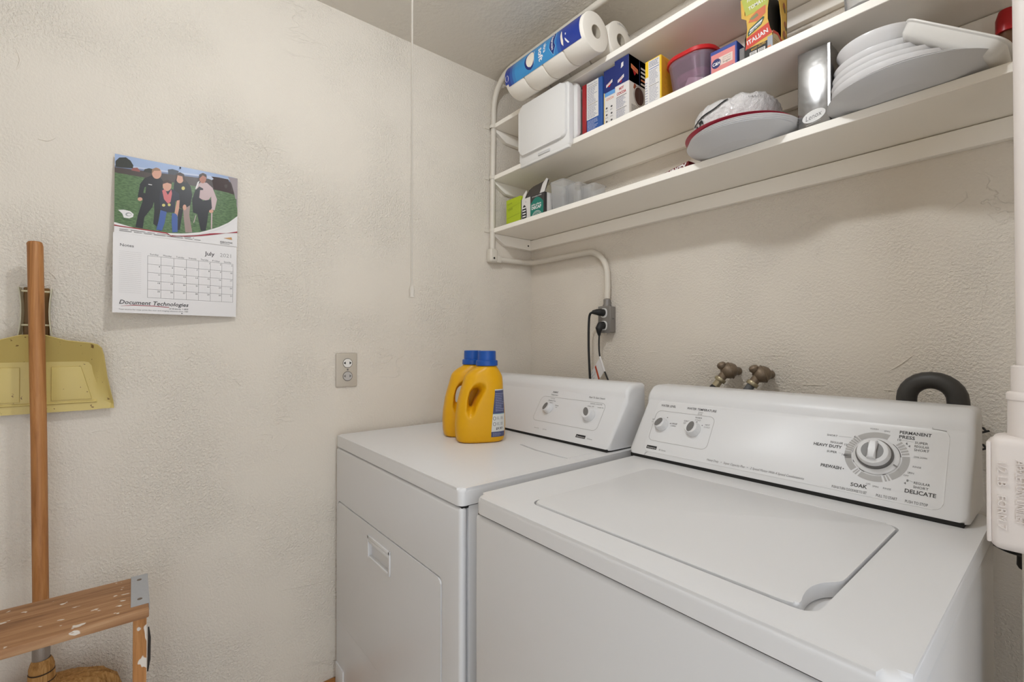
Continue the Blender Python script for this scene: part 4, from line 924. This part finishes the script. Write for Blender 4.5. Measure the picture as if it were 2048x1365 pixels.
# clear glass at the top right
GLASS = mat('clear glass', (244, 245, 246), 0.08, trans=0.85, ior=1.2)
gj = thing('glass_jar', 'clear glass tumbler standing at the front of the middle shelf near the top edge', 'glass', (1.282, -0.19, Z2))
P('glass', lathe([(0, .0005), (.030, .0005), (.032, .004), (.037, .10), (.0372, .102), (.0352, .102), (.030, .010), (0, .008)], (1.282, -0.19, Z2), 12), GLASS, gj)

# red capped bottle at the right end of the lowest shelf
rb = thing('sauce_bottle', 'brown bottle with red cap at the right end of the lowest shelf', 'bottle', (1.482, -0.06, Z3))
P('bottle', lathe([(0, 0), (.026, 0), (.027, .01), (.027, .070), (.022, .092), (.012, .110), (.011, .132), (0, .132)], (1.4835, -0.06, Z3), 28), mat('brown bottle', (96, 66, 46), .25, coat=.3), rb)
P('cap', lathe([(0, .130), (.0165, .130), (.0165, .158), (.012, .174), (0, .175)], (1.4835, -0.06, Z3), 28), mat('red cap', (168, 22, 26), .35), rb)
P('label', lathe([(.0273, .016), (.0276, .016), (.0276, .06), (.0273, .06)], (1.4835, -0.06, Z3), 28), mat('red bottle label', (188, 40, 34), .45), rb)

# ------------------------------------------------------------------ paper rolls on the top shelf
PAPER = painted('tissue paper', (226, 220, 210), 0.8, 220, 0.25)
WRAPB, WRAPL, WRAPN = mat('wrap blue', (28, 62, 152), .35, coat=.3), mat('wrap light blue', (44, 128, 186), .35, coat=.3), mat('wrap navy', (22, 40, 110), .35)
RX0, RX1 = 0.252, 0.632
def roll_row(y, z, r, label):
    t = thing('paper_roll_pack', label, 'paper rolls', ((RX0 + RX1) / 2, y, z - r), (0, 0, 0), 'paper roll packs on the top shelf')
    for i in range(4):
        x0, x1 = RX0 + (RX1 - RX0) * i / 4, RX0 + (RX1 - RX0) * (i + 1) / 4
        x0 += 0.0008; x1 -= 0.0008; k = 0.0206
        P('roll', lathe([(k * 1.0, 0), (r * .9, 0.0), (r * .97, .0015), (r, .005), (r, x1 - x0 - .005), (r * .97, x1 - x0 - .0015), (r * .9, x1 - x0), (k, x1 - x0), (k, 0)], (x0, y, z), 48, 'X'), PAPER, t)
    P('core', lathe([(.0190, 0), (.0204, 0), (.0204, .06), (.0190, .06), (.0190, 0)], (RX1 - .0602, y, z), 32, 'X'), mat('core card', (176, 166, 150), .8), t)
    return t
ra = roll_row(-0.293, 2.1795, 0.0610, 'front pack of white paper rolls with a blue printed band, hanging over the top shelf')
rr = roll_row(-0.1712, 2.203, 0.0605, 'rear pack of white paper rolls with grey marks, behind the blue banded pack')
def cyl(y, z, r): return lambda s, t, h: Vector((s, y - (r + h) * math.cos(t), z + (r + h) * math.sin(t)))
cf0 = cyl(-0.293, 2.1795, 0.0610); cf = lambda s, t, h: cf0(s, t - 0.73, h)      # s = x, t = angle above the front
pr = Print(cf, 0.0009, 0.0003)
n_ = 26; t0, t1 = math.radians(8), math.radians(112)
blue = lambda k: mat('wrap blue %d' % k, tuple(int(a + (b - a) * k / 5) for a, b in zip((24, 50, 136), (46, 132, 188))), .35, coat=.3)
for i in range(n_):
    a, b = RX0 + .004 + (RX1 - RX0 - .018) * i / n_, RX0 + .004 + (RX1 - RX0 - .018) * (i + 1) / n_
    u = (i + .5) / n_; k = round(5 * max(0, min(1, (u - .05) / .12, (0.80 - u) / .12)))
    pr.rect(a, t0 + (0.15 if u < .05 else 0), b, t1, blue(k), 0, 2, 12)
SC = 1 / 0.0610
def ctext(s, x, tt, size, m, L, width, bold=.02):   # lettering running down round the roll, tops towards +x
    vs, fs = text_mesh(s, bold); xs = [v[0] for v in vs]; w = max(xs) - min(xs)
    V = [pr.bm.verts.new(cf(x + b * size, tt - (a - min(xs)) / w * width * SC, pr.b + pr.st * L)) for a, b in vs]; i = pr.mi(m)
    for f in fs:
        try: pr.bm.faces.new([V[k] for k in f]).material_index = i
        except ValueError: pass
def cpoly(pts, m, L, k=14):
    t0_, t1_ = min(q[1] for q in pts), max(q[1] for q in pts)
    def span(t):
        xs = []
        for (a, b), (c_, d) in zip(pts, pts[1:] + pts[:1]):
            if (b - t) * (d - t) <= 0 and b != d: xs.append(a + (c_ - a) * (t - b) / (d - b))
        return (min(xs), max(xs)) if xs else (pts[0][0], pts[0][0])
    e = (t1_ - t0_) * 1e-3
    for i in range(k):
        a, b = t0_ + e + (t1_ - t0_ - 2 * e) * i / k, t0_ + e + (t1_ - t0_ - 2 * e) * (i + 1) / k
        (l0, r0), (l1, r1) = span(a), span(b)
        pr.poly([(l0, a * SC), (r0, a * SC), (r1, b * SC), (l1, b * SC)], m, L)
ctext('ultra', 0.460, 1.10, 0.019, WHITEP, 2, 0.030); ctext('soft', 0.436, 1.02, 0.028, WHITEP, 2, 0.042, .03)
shield = [(0.470, .082), (0.486, .084), (0.492, .070), (0.487, .045), (0.492, .035), (0.476, .014), (0.464, .038), (0.468, .060)]
cpoly([(0.503 + (x - .479) * 1.12, .049 + (t - .049) * 1.07) for x, t in shield], mat('shield edge', (130, 190, 220), .4), 1); cpoly([(x + .024, q) for x, q in shield], WRAPN, 2)
ctext('Charmin', 0.4975, 1.28, 0.0145, WHITEP, 3, 0.050, .02)
cpoly(circ(0.390, .046, .0245, .0305, 24), WRAPN, 1); cpoly(circ(0.393, .048, .0195, .025, 24), mat('wrap cream', (226, 216, 200), .4), 2); cpoly([(0.411, .068), (.414, .066), (.415, .04), (.410, .024), (.4125, .045)], WHITEP, 2)
cpoly([(0.540, .068), (.544, .062), (.550, .032), (.547, .018), (.541, .026), (.539, .05)], mat('wrap cream', (226, 216, 200), .4), 2); cpoly([(0.559, .052), (.563, .050), (.562, .044), (.559, .046)], WHITEP, 2); cpoly([(.557, .038), (.561, .034), (.573, .018), (.567, .018), (.558, .03)], WHITEP, 2)
pr.line([(a, b * SC) for a, b in circ(0.268, .036, .0085, .0105, 14)], 0.0022, WHITEP, 2, True)
P('printed_band', pr.bm, pr.ms, ra)
pr = Print(plane((RX1 - .0008, -0.1712, 2.203), (0, 1, 0), (0, 0, 1), (1, 0, 0)), 0.001)
for i in range(12): a = random.uniform(.3, 2.0); pr.line([(.052 * math.cos(a), .052 * math.sin(a)), (.052 * math.cos(a) + .006, .052 * math.sin(a) - .004)], .0018, GREYL, 0)
pr.build('end_marks', rr)

# ------------------------------------------------------------------ lowest shelf
grn = carton('lime green cardboard box at the left end of the lowest shelf', 0.076, 0.166, -0.205, -0.12, Z3, 1.806, mat('lime card', (168, 186, 34), .6))
pr = Print(front(0.076, -0.205, Z3)); gd = mat('lime ink', (128, 144, 30), .6)
pr.text('lime', 0.008, 0.083, 0.012, gd, 0, width=.03, rot=.1); pr.text('tea', 0.012, 0.060, 0.014, gd, 0, width=.03, rot=.1); pr.line([(0.004, 0.067), (.088, .078)], .0009, gd, 0); pr.line([(0.004, 0.030), (.088, .038)], .0012, gd, 0); pr.build('front_print', grn)
kc = thing('coffee_carton', 'torn open white, black and teal coffee carton beside the lime green box', 'box', (0.24, -0.15, Z3))
KX0, KX1, KY0, KY1 = 0.1715, 0.306, -0.205, -0.10
TEAL = mat('carton teal', (22, 118, 102), .5)
kb = box(KX0, KX1, KY0, KY0 + .0018, Z3, 1.786); box(KX0, KX1, KY1 - .0018, KY1, Z3, 1.80, bm=kb); box(KX0, KX0 + .0018, KY0, KY1, Z3, 1.78, bm=kb); box(KX1 - .0018, KX1, KY0, KY1, Z3, 1.786, bm=kb); box(KX0, KX1, KY0, KY1, Z3, Z3 + .002, bm=kb)
P('box', kb, CARDW, kc)
P('open_flap', prism([(0.178, 1.785), (0.296, 1.787), (0.292, 1.842), (0.284, 1.848), (0.205, 1.838), (0.186, 1.826)], lambda s, t, h: Vector((s, -0.196 + 0.5 * (t - 1.786) + h, t)), -.0007, .0007), mat('flap dark', (70, 64, 60), .6), kc)
P('torn_flap', prism([(0.276, 1.786), (0.302, 1.788), (0.303, 1.84), (0.292, 1.846), (0.278, 1.828)], lambda s, t, h: Vector((s, -0.202 + 0.35 * (t - 1.786) + h, t)), -.0006, .0006), CARDW, kc)
P('left_flap', prism([(0.170, 1.77), (0.186, 1.786), (0.190, 1.815), (0.183, 1.825), (0.171, 1.81)], lambda s, t, h: Vector((s, -0.204 + 0.3 * (t - 1.77) + h, t)), -.0006, .0006), CARDW, kc)
pr = Print(front(KX0, KY0, Z3))
pr.rect(0.055, 0, 0.134, 0.087, mat('carton dark', (56, 52, 52), .5), 0); pr.poly([(0.056, 0), (0.128, 0), (0.128, .055)] + [(0.128 - .072 * i / 8, .055 + .022 * math.sin(PI * i / 8)) for i in range(1, 8)] + [(0.056, .055)], TEAL, 1)
pr.text('STARBUCKS', 0.066, 0.0785, 0.006, WHITEP, 2, width=.052); pr.text('pike place', 0.062, 0.0475, 0.010, WHITEP, 2, width=.054, bold=.02, shear=.1); pr.text('DECAF', 0.062, 0.033, 0.0155, WHITEP, 2, width=.054, bold=.04)
for r in (.024, .019, .013, .007): pr.line([(0.092 + a, 0.000 + b_) for a, b_ in circ(0, 0, r * 1.15, r, 12, 0.05, PI - .05, False)], .0030, mat('emblem pale', (196, 208, 204), .5), 2)
pr.poly([(0.0, .0), (.003, .0), (.003, .087), (0, .087)], BLACK, 1)
pr.ell(0.019, 0.026, 0.0145, 0.036, BLACK, 1, 20)
for i in range(5): pr.rect(0.009, 0.004 + i * .011, 0.028, 0.009 + i * .011, WHITEP, 2)
pr.text('K', 0.026, .07, .008, GREYM, 1)
pr.build('front_print', kc)
pr = Print(side(KX1, KY0, Z3)); pr.rect(0.0, 0, 0.012, 0.087, mat('carton dark', (56, 52, 52), .5), 0); pr.rect(0.035, .01, .095, .07, mat('panel grey', (196, 194, 192), .5), 0); pr.line([(0.04, .0), (.04, .07)], .0012, GREYM, 1); pr.fine(.046, .092, .015, .065, 9, GREYL, 1, .3); pr.build('side_print', kc)
CLEAR = mat('clear plastic', (240, 240, 240), 0.18, trans=0.8, ior=1.2)
for i, (x, y, h, w, lab) in enumerate(((0.352, -0.155, 0.118, .034, 'tallest of the three clear plastic cups, next to the coffee carton'), (0.402, -0.125, 0.098, .036, 'middle one of the three clear plastic cups on the lowest shelf'), (0.452, -0.100, 0.088, .034, 'rightmost of the three clear plastic cups on the lowest shelf'))):
    t = thing('plastic_cup', lab, 'cup', (x, y, Z3), (0, 0, 0), 'clear plastic cups on the lowest shelf')
    sq = lambda k, z, r=.008: [Vector((x + a, y + b_, Z3 + z)) for a, b_ in rrect(-w * k, -w * k, w * k, w * k, r, 4)]
    P('cup', loft([sq(.82, .0005), sq(.84, .003), sq(1.0, h - .004), sq(1.05, h - .003), sq(1.05, h), sq(.985, h), sq(.80, .005)]), CLEAR, t)

rd = thing('flat_box', 'flat dark red box with white lettering, lying beside the left plate stack', 'box', (0.80, -0.17, Z3))
P('box', prism([(0.700, -0.10), (0.70, -0.145), (0.887, -0.205), (0.898, -0.10)], xy, Z3, Z3 + 0.0235, 0.001, 1), mat('maroon card', (104, 18, 24), .5), rd)
A0, B0 = Vector((0.70, -0.145, Z3)), Vector((0.885, -0.205, Z3)); U0 = (B0 - A0).normalized(); N0 = Vector((U0.y, -U0.x, 0))
pr = Print(lambda s, t, h: A0 + U0 * s + Vector((0, 0, t)) + N0 * h); pr.text('TURKEY', 0.095, 0.0035, 0.0245, WHITEP, 1, bold=.04, width=.096); pr.build('front_print', rd)

# plates
PLW, PLG = mat('white plate', (222, 221, 222), 0.22, coat=.3), mat('pale plate', (204, 205, 208), 0.35)
PLR = mat('red plate', (158, 30, 54), .35, coat=.2)
def plate(x, y, z, r, h, m, label, group, foot=.62, sx=1.0, rot=0.0, tilt=0.0, name='plate', cat='plate', lip=0.003):
    t = thing(name, label, cat, (x, y, z), (tilt, 0, rot), group)
    pf = [(0, 0.0), (r * foot, 0.0), (r * foot * 1.03, .001), (r * .82, h * .42), (r * .985, h), (r, h + lip * .5), (r * .985, h + lip), (r * .81, h * .42 + lip), (r * foot, lip), (0, lip)]
    P('dish', lathe(pf, (0, 0, 0), 72, sx=sx), m, t, local=True)
    P('foot_ring', lathe([(r * foot * .9, .0002), (r * foot * .97, .0), (r * foot, .0025)], (0, 0, 0), 48, sx=sx), m, t, local=True)
    return t
z = Z3 + 0.0003
for i, lab in enumerate(('bottom white plate of the left stack, overhanging the shelf edge', 'second white plate from the bottom of the left stack', 'third white plate from the bottom of the left stack', 'fourth white plate from the bottom of the left stack, just under the red plate')):
    plate(1.030 + .001 * i, -0.205 + .002 * i, z + i * 0.0048, 0.128, 0.022, PLW if i else PLG, lab, 'white plates of the left stack', .60)
plate(1.0215, -0.197, z + 4 * 0.0048 + .0035, 0.1285, 0.0235, PLR, 'single red plate on top of the left plate stack', None, .60)
# wrapped pack on the plates
BAGM = mat('clear wrinkled wrap', (216, 213, 212), 0.2, coat=.6)
v = coords(BAGM); bump(BAGM, noise(BAGM, v, 70, 4, .7, 1.8), 1.0, .005)
bg = thing('wrapped_pack', 'plastic wrapped pack of white paper plates with black script, on the red plate', 'pack', (1.0, -0.15, 1.745))
BZ = Z3 + 0.031
from mathutils import noise as mnoise
def bagring(z, k, cr):
    out = []
    for i in range(96):
        a = 2 * PI * i / 96; c_, s_ = math.cos(a), math.sin(a)
        q = Vector((c_ * 2.2, s_ * 2.2, z * 22)); w = 1 + .012 * mnoise.noise(q) * cr + .018 * mnoise.noise(q * 3.1) * cr + .030 * mnoise.noise(q * 7.0) * cr
        out.append(Vector((0.996 + .100 * k * w * abs(c_) ** .8 * (1 if c_ > 0 else -1), -0.150 + .098 * k * w * abs(s_) ** .8 * (1 if s_ > 0 else -1), z + .0045 * mnoise.noise(q * 1.6 + Vector((9, 3, 1))) * cr + .0018 * mnoise.noise(q * 5) * cr)))
    return out
bb = loft([bagring(BZ + h_, k_, c_) for h_, k_, c_ in ((0, .62, 0), (.004, .74, .1), (.012, .88, .3), (.022, .95, .5), (.034, .99, .7), (.046, 1.01, .9), (.058, 1.02, 1), (.070, 1.02, 1.1), (.080, 1.01, 1.2), (.090, .99, 1.2), (.099, .95, 1.2), (.106, .88, 1.2), (.110, .76, 1.2), (.112, .6, 1.1), (.112, .4, 1), (.111, .2, .8))])
BB = BVHTree.FromBMesh(bb)
P('wrap', bb, BAGM, bg, ang=60)
def bagf(s, t, h):
    d = Vector((-(s - .998) * 2.2, 1, 0)).normalized(); hit = BB.ray_cast(Vector((s, -.15, t)) - d * .4, d)
    p = hit[0] if hit[0] else Vector((s, -.24, t)); return p - d * (h + .0022)
pr = Print(bagf, .0012, .0004)
stroke = lambda pts, w: pr.line([(p.x, p.z) for p in catmull([(a + .012, 0, b) for a, b in pts], 5)], w * 1.25, BLACK, 0)
stroke([(0.918, BZ + .066), (0.945, BZ + .076), (0.972, BZ + .082), (1.0, BZ + .098)], .0035); pr.ell(0.953, BZ + .064, .0045, .0045, BLACK, 0, 10)
stroke([(0.903, BZ + .040), (0.908, BZ + .052), (0.911, BZ + .038), (0.917, BZ + .054), (0.922, BZ + .04)], .0032); stroke([(0.924, BZ + .046), (0.931, BZ + .058), (0.936, BZ + .046), (0.944, BZ + .066), (.949, BZ + .058)], .0032)
pr.text('CRAZY', 1.052, BZ + .086, .0075, GREYM, 0, width=.022)
P('script_print', pr.bm, pr.ms, bg)
FOILW = mat('pack white', (222, 218, 216), .6)
P('plates_inside', lathe([(0, .0005), (.055, .0005), (.075, .012), (.0752, .05), (.05, .052), (0, .052)], (0.998, -0.15, BZ + .004), 40), FOILW, bg)

# silver foil carton
FOIL = mat('silver foil', (150, 149, 148), 0.24, metal=0.95)
v = coords(FOIL); bump(FOIL, noise(FOIL, v, 11, 3, .6, .4), .35, .006)
sv = thing('foil_carton', 'tall shiny silver foil carton with white oval label between the plate stacks', 'box', (1.193, -0.15, Z3))
P('box', box(1.1595, 1.2245, -0.203, -0.115, Z3 + .0005, 1.885, .003, 2), FOIL, sv)
fold = box(1.219, 1.2265, -0.2045, -0.195, Z3 + .04, 1.883, .0015, 1)
P('foil_seam', fold, FOIL, sv)
pr = Print(front(1.1595, -0.203, Z3), .0006)
pr.poly([(0.033 + a * math.cos(.18) - b_ * math.sin(.18), .032 + a * math.sin(.18) + b_ * math.cos(.18)) for a, b_ in circ(0, 0, .0235, .0135, 28)], mat('oval label', (216, 214, 212), .5), 0)
pr.text('Lenox', 0.0335, 0.0265, 0.0165, GREYM, 1, 'c', shear=.35, rot=.18, width=.034); pr.line([(0.018, .0135), (.046, .0185)], .0012, GREYL, 1); pr.build('label_print', sv)

# right hand stack
z = Z3 + .0003
px_, py_ = 1.358, -0.196
plate(px_, py_, z, 0.1365, 0.0175, PLG, 'large pale platter at the bottom of the right stack, overhanging the shelf edge', None, .56, name='platter')
plate(1.3560, -0.190, z + .0110, 0.1210, 0.0195, PLW, 'second dish from the bottom of the right stack, on the pale platter', None, .56)
plate(1.3460, -0.178, z + .0170, 0.1130, 0.0200, PLW, 'third dish from the bottom of the right stack, under the nested deep plates', None, .56)
for (dx_, dy_, r_, zr_), lab in zip(((1.336, -.168, .1150, 1.7560), (1.329, -.163, .1100, 1.7720), (1.321, -.159, .1020, 1.7900), (1.311, -.156, .0900, 1.8120)), ('lowest one of the four nested deep plates in the right stack', 'second one up of the four nested deep plates in the right stack', 'third one up of the four nested deep plates in the right stack', 'uppermost one of the four nested deep plates in the right stack, below the bowl')):
    t = thing('deep_plate', lab, 'plate', (dx_, dy_, zr_ - .0305), (0, 0, 0), 'nested deep plates of the right stack')
    P('dish', lathe([(0, 0), (r_ * .60, 0), (r_ * .76, .003), (r_ * .91, .011), (r_ * .98, .020), (r_, .0300), (r_, .0312), (r_ * .975, .0305), (r_ * .955, .021), (r_ * .885, .0130), (r_ * .74, .006), (r_ * .58, .003), (0, .003)], (0, 0, 0), 72), PLW, t, local=True)
t = thing('serving_bowl', 'small white bowl topping the right stack of plates', 'bowl', (1.308, -0.170, 1.7905))
P('bowl', lathe([(0, 0), (.040, 0), (.043, .002), (.056, .012), (.068, .029), (.0735, .043), (.0775, .0515), (.0770, .0545), (.0735, .0530), (.068, .040), (.053, .015), (.040, .004), (0, .003)], (0, 0, 0), 72), PLW, t, local=True)
# baking dish leaning from the stack down to the shelf, its long wall to the room
bd = thing('baking_dish', 'white oblong baking dish tilted from the right plate stack down to the shelf', 'dish', (1.482, -0.165, Z3 + .0025))
DA, DB = Vector((1.3530, 0, 1.8025)), Vector((1.4765, 0, 1.7020))
DU = (DA - DB).normalized(); DW = Vector((-DU.z, 0, DU.x)) if DU.x > 0 else Vector((DU.z, 0, -DU.x))
DL = (DA - DB).length
def dring(k, h, r): return [DB + DU * (a + .5 * DL) + Vector((0, b_ - 0.178, 0)) + DW * h * .85 for a, b_ in rrect(-DL / 2 - k, -0.085 - k, DL / 2 + k, 0.085 + k, r, 7)]
P('dish', loft([dring(-.012, .0005, .018), dring(-.004, .003, .020), dring(.003, .012, .022), dring(.006, .030, .022), dring(.009, .0325, .024), dring(.009, .0355, .024), dring(.004, .0365, .020), dring(.001, .033, .019), dring(-.006, .010, .018)]), mat('glazed white dish', (224, 222, 218), .22, coat=.4), bd)

# ------------------------------------------------------------------ broom, dustpan, step ladder
PANM = mat('yellow enamel', (206, 188, 122), 0.4)
m = PANM; v = coords(m)
sp = ramp(m, noise(m, v, 95, 2, .5), [(0.70, (0, 0, 0)), (0.73, (1, 1, 1))])
mx = nd(m, 'ShaderNodeMix', data_type='RGBA'); lk(m, sp, mx.inputs[0]); mx.inputs[6].default_value = (*lin((198, 178, 108)), 1); mx.inputs[7].default_value = (*lin((120, 92, 52)), 1); lk(m, mx.outputs[2], bsdf(m).inputs['Base Color'])
dpn = thing('dustpan', 'pale yellow metal dustpan hanging on the left wall behind the broom handle', 'dustpan', (0.0, -1.572, 1.15))
yc = -1.572
half = [(0.0, 1.234), (0.020, 1.2335), (0.055, 1.2215), (0.098, 1.2155), (0.110, 1.2115), (0.1175, 1.203), (0.1215, 1.185), (0.1275, 1.131), (0.1395, 1.062)]
inh = [(0.0, 1.171), (0.020, 1.171), (0.050, 1.171), (0.084, 1.171), (0.092, 1.169), (0.0975, 1.161), (0.101, 1.140), (0.109, 1.110), (0.1195, 1.073)]
n = bmesh.new()
def row(ptsx): return [n.verts.new((x, yc + y, z)) for x, y, z in ptsx]
def mirror(h, xs): return [(x, -y, z) for (y, z), x in list(zip(h, xs))[::-1]] + [(x, y, z) for (y, z), x in list(zip(h, xs))[1:]]
xo = [.058, .058, .058, .057, .056, .053, .048, .036, .020]
R1 = row(mirror(half, xo)); R0 = row(mirror([(y * 1.006, z + .0015) for y, z in half], [x - .003 for x in xo])); R2 = row(mirror([(y * .955, z - .006) for y, z in half[:-1]] + [(0.1345, 1.064)], [x - .006 for x in xo])); R3 = row(mirror(inh, [.017] * 9)); R4 = row(mirror([(y * .90, 1.115 + (z - 1.115) * .70) for y, z in inh], [.0145] * 9))
for a, b in ((R0, R1), (R1, R2), (R2, R3), (R3, R4)):
    for i in range(len(a) - 1): n.faces.new((a[i], a[i + 1], b[i + 1], b[i]))
n.faces.new(R4)
L1 = [R1[0], R2[0], R3[0], R4[0], R4[-1], R3[-1], R2[-1], R1[-1]]
lipz = [(0.0265, -.1395, 1.058), (0.0265, .1395, 1.058)]
b0 = [n.verts.new((0.019, yc + y, 1.052 if abs(y) > .1 else 1.0505)) for y in (-.1405, -.1325, -.1175, -.0975, .0975, .1175, .1325, .1405)]
for i in range(7): n.faces.new((L1[i], L1[i + 1], b0[i + 1], b0[i]))
pan = to_mesh_eval(n, [('SOLIDIFY', dict(thickness=0.0016, offset=-1))])
P('pan', pan, PANM, dpn, ang=22)
for sg, nm in ((-1, 'floor_panel'), (1, 'floor_panel')):
    pts = [(yc + sg * .026, 1.159), (yc + sg * .078, 1.159), (yc + sg * .0985, 1.078), (yc + sg * .026, 1.078)]
    P(nm, prism(pts if sg > 0 else pts[::-1], lambda s, t, h: Vector((h, s, t)), 0.0150, 0.0185, 0.0018, 2, True), PANM, dpn)
P('front_ridge', tube([(0.0175, yc - .104, 1.0715), (0.0175, yc + .108, 1.0715)], 0.0028, 10), PANM, dpn)
hb = bmesh.new(); wh = lambda z: 0.020 + 0.0035 * ((z - 1.29) / .05) ** 2
zs = [1.232, 1.25, 1.27, 1.29, 1.31, 1.33, 1.345]
for sg in (-1, 1):
    prev = None
    for z_ in zs:
        y_ = yc + sg * wh(z_); q = [hb.verts.new(c_) for c_ in ((0.010, y_, z_), (0.034, y_ + sg * .0022, z_), (0.034, y_ + sg * .0042, z_), (0.008, y_ + sg * .003, z_))]
        if prev:
            for k in range(4): hb.faces.new((prev[k], prev[(k + 1) % 4], q[(k + 1) % 4], q[k]))
        prev = q
P('handle_flange', hb, mat('worn pale enamel', (196, 192, 168), .5), dpn)
P('handle_back', box(0.006, 0.012, yc - .022, yc + .022, 1.225, 1.347, .002, 1), mat('handle brown', (120, 88, 40), .5), dpn)
for z_ in (1.258, 1.337): P('handle_pin', tube([(0.024, yc - .0235, z_), (0.024, yc + .0235, z_)], 0.0022, 8), mat('bright pin', (222, 214, 180), .4), dpn)

HANDW = wood('broom handle wood', (122, 76, 36), (166, 112, 62), (188, 138, 86), (60, 60, 3.2))
br = thing('broom', 'corn broom with long brown wooden handle leaning on the left wall before the dustpan', 'broom', (0.09, -1.553, 0))
hp = [(0.0690, -1.570, 1.443), (0.0700, -1.5685, 1.436), (0.0795, -1.559, 1.0), (0.0895, -1.551, 0.50)]
P('handle', tube([(0.0688, -1.5703, 1.446)] + hp, [0.0105, 0.0130, 0.0136, 0.0136, 0.0136], 24), HANDW, br)
WIRE = painted('binding wire', (150, 140, 130), .4, 400, .6); WIRE.node_tree.nodes['Principled BSDF'].inputs['Metallic'].default_value = .3
P('wire_binding', lathe([(.0142, .0), (.0150, .002), (.0150, .040), (.0140, .043)], (0.0895, -1.5515, 0.497), 28), WIRE, br)
STRAW = wood('broom straw', (126, 86, 40), (178, 132, 74), (204, 164, 106), (160, 160, 5), .75)
P('straw_neck', lathe([(.0150, .030), (.0185, .024), (.0215, .012), (.0215, .004), (.0200, .002), (.0225, -.002), (.0230, -.016), (.0215, -.018), (.0245, -.022), (.0265, -.05)], (0.0905, -1.5505, 0.477), 28), STRAW, br)
for z_, r_ in ((0.4785, .0212), (0.4585, .0225)): P('binding_ring', lathe([(r_, -.0016), (r_ + .0012, 0), (r_, .0016)], (0.0905, -1.5505, z_), 28), mat('binding dark', (64, 46, 28), .7), br)
def sring(z, hy, hx, y0=0.0):
    out = []
    for i in range(64):
        a = 2 * PI * i / 64; k = 1 + .05 * math.sin(17 * a + z * 40) + .03 * math.sin(29 * a)
        out.append(Vector((0.0905 + hx * k * math.cos(a), -1.548 + y0 + hy * k * math.sin(a), z)))
    return out
P('bristles', loft([sring(.452, .028, .026), sring(.447, .058, .034, .018), sring(.436, .088, .040, .018), sring(.415, .112, .044, .012), sring(.37, .135, .046), sring(.25, .15, .045), sring(.08, .165, .036), sring(.0, .17, .026)]), STRAW, br, ang=70)
for z_, w_ in ((0.36, .138), (0.30, .147)): P('stitching', loft([sring(z_ - .002, w_ + .001, .048), sring(z_, w_ + .003, .0495), sring(z_ + .002, w_ + .001, .048)], None, (False, False)), mat('red stitching', (150, 60, 50), .7), br)

LADW = wood('ladder board', (112, 76, 48), (158, 116, 80), (184, 146, 108), (46, 3.2, 46), .65, ((66, 34, 66), .668))
RAILW = wood('ladder rail', (130, 84, 40), (174, 120, 66), (196, 144, 90), (70, 70, 4), .6, ((30, 30, 20), .55))
METAL = painted('painted bracket', (168, 170, 174), .45, 120, .6)
ld = thing('step_ladder', 'old wooden step ladder with paint flecks and metal capped top board, bottom left', 'ladder', (0.25, -1.58, 0))
LZ = 0.664
P('top_board', box(0.158, 0.345, -1.80, -1.3665, LZ - .0185, LZ, .0025, 2), LADW, ld)
cp_ = box(0.1565, 0.318, -1.396, -1.3655, LZ - .0005, LZ + .0016, .0006, 1); box(0.1565, 0.318, -1.3668, -1.3650, LZ - .015, LZ + .0012, .0006, 1, cp_)
P('metal_cap', cp_, METAL, ld)
for x in (0.185, 0.29): P('cap_screw', lathe([(0, .0012), (.0042, .0008), (.0045, 0)], (x, -1.381, LZ + .0016), 12), mat('rusty screw', (110, 96, 84), .6), ld)
for y0 in (-1.392, -1.796):
    for xa, xb in ((0.306, 0.326), (0.176, 0.150)):
        n = bmesh.new(); t_, b_ = [], []
        for dx, dy in ((-.016, 0), (.016, 0), (.016, .022), (-.016, .022)):
            t_.append(n.verts.new((xa + dx, y0 + dy, LZ - .019))); b_.append(n.verts.new((xb + dx, y0 + dy, 0.0)))
        n.faces.new(t_); n.faces.new(b_[::-1])
        for i in range(4): n.faces.new((t_[i], t_[(i + 1) % 4], b_[(i + 1) % 4], b_[i]))
        P('rail', n, RAILW, ld)
P('step_board', box(0.160, 0.325, -1.774, -1.392, 0.315, 0.333, .002, 1), LADW, ld)
P('spreader_bar', tube([(0.315, -1.3665, 0.612), (0.317, -1.365, 0.59), (0.3185, -1.3655, 0.545), (0.317, -1.3675, 0.52)], [.0012, .0026, .0026, .0012], 8), mat('dark iron', (58, 54, 52), .5, metal=.5), ld)
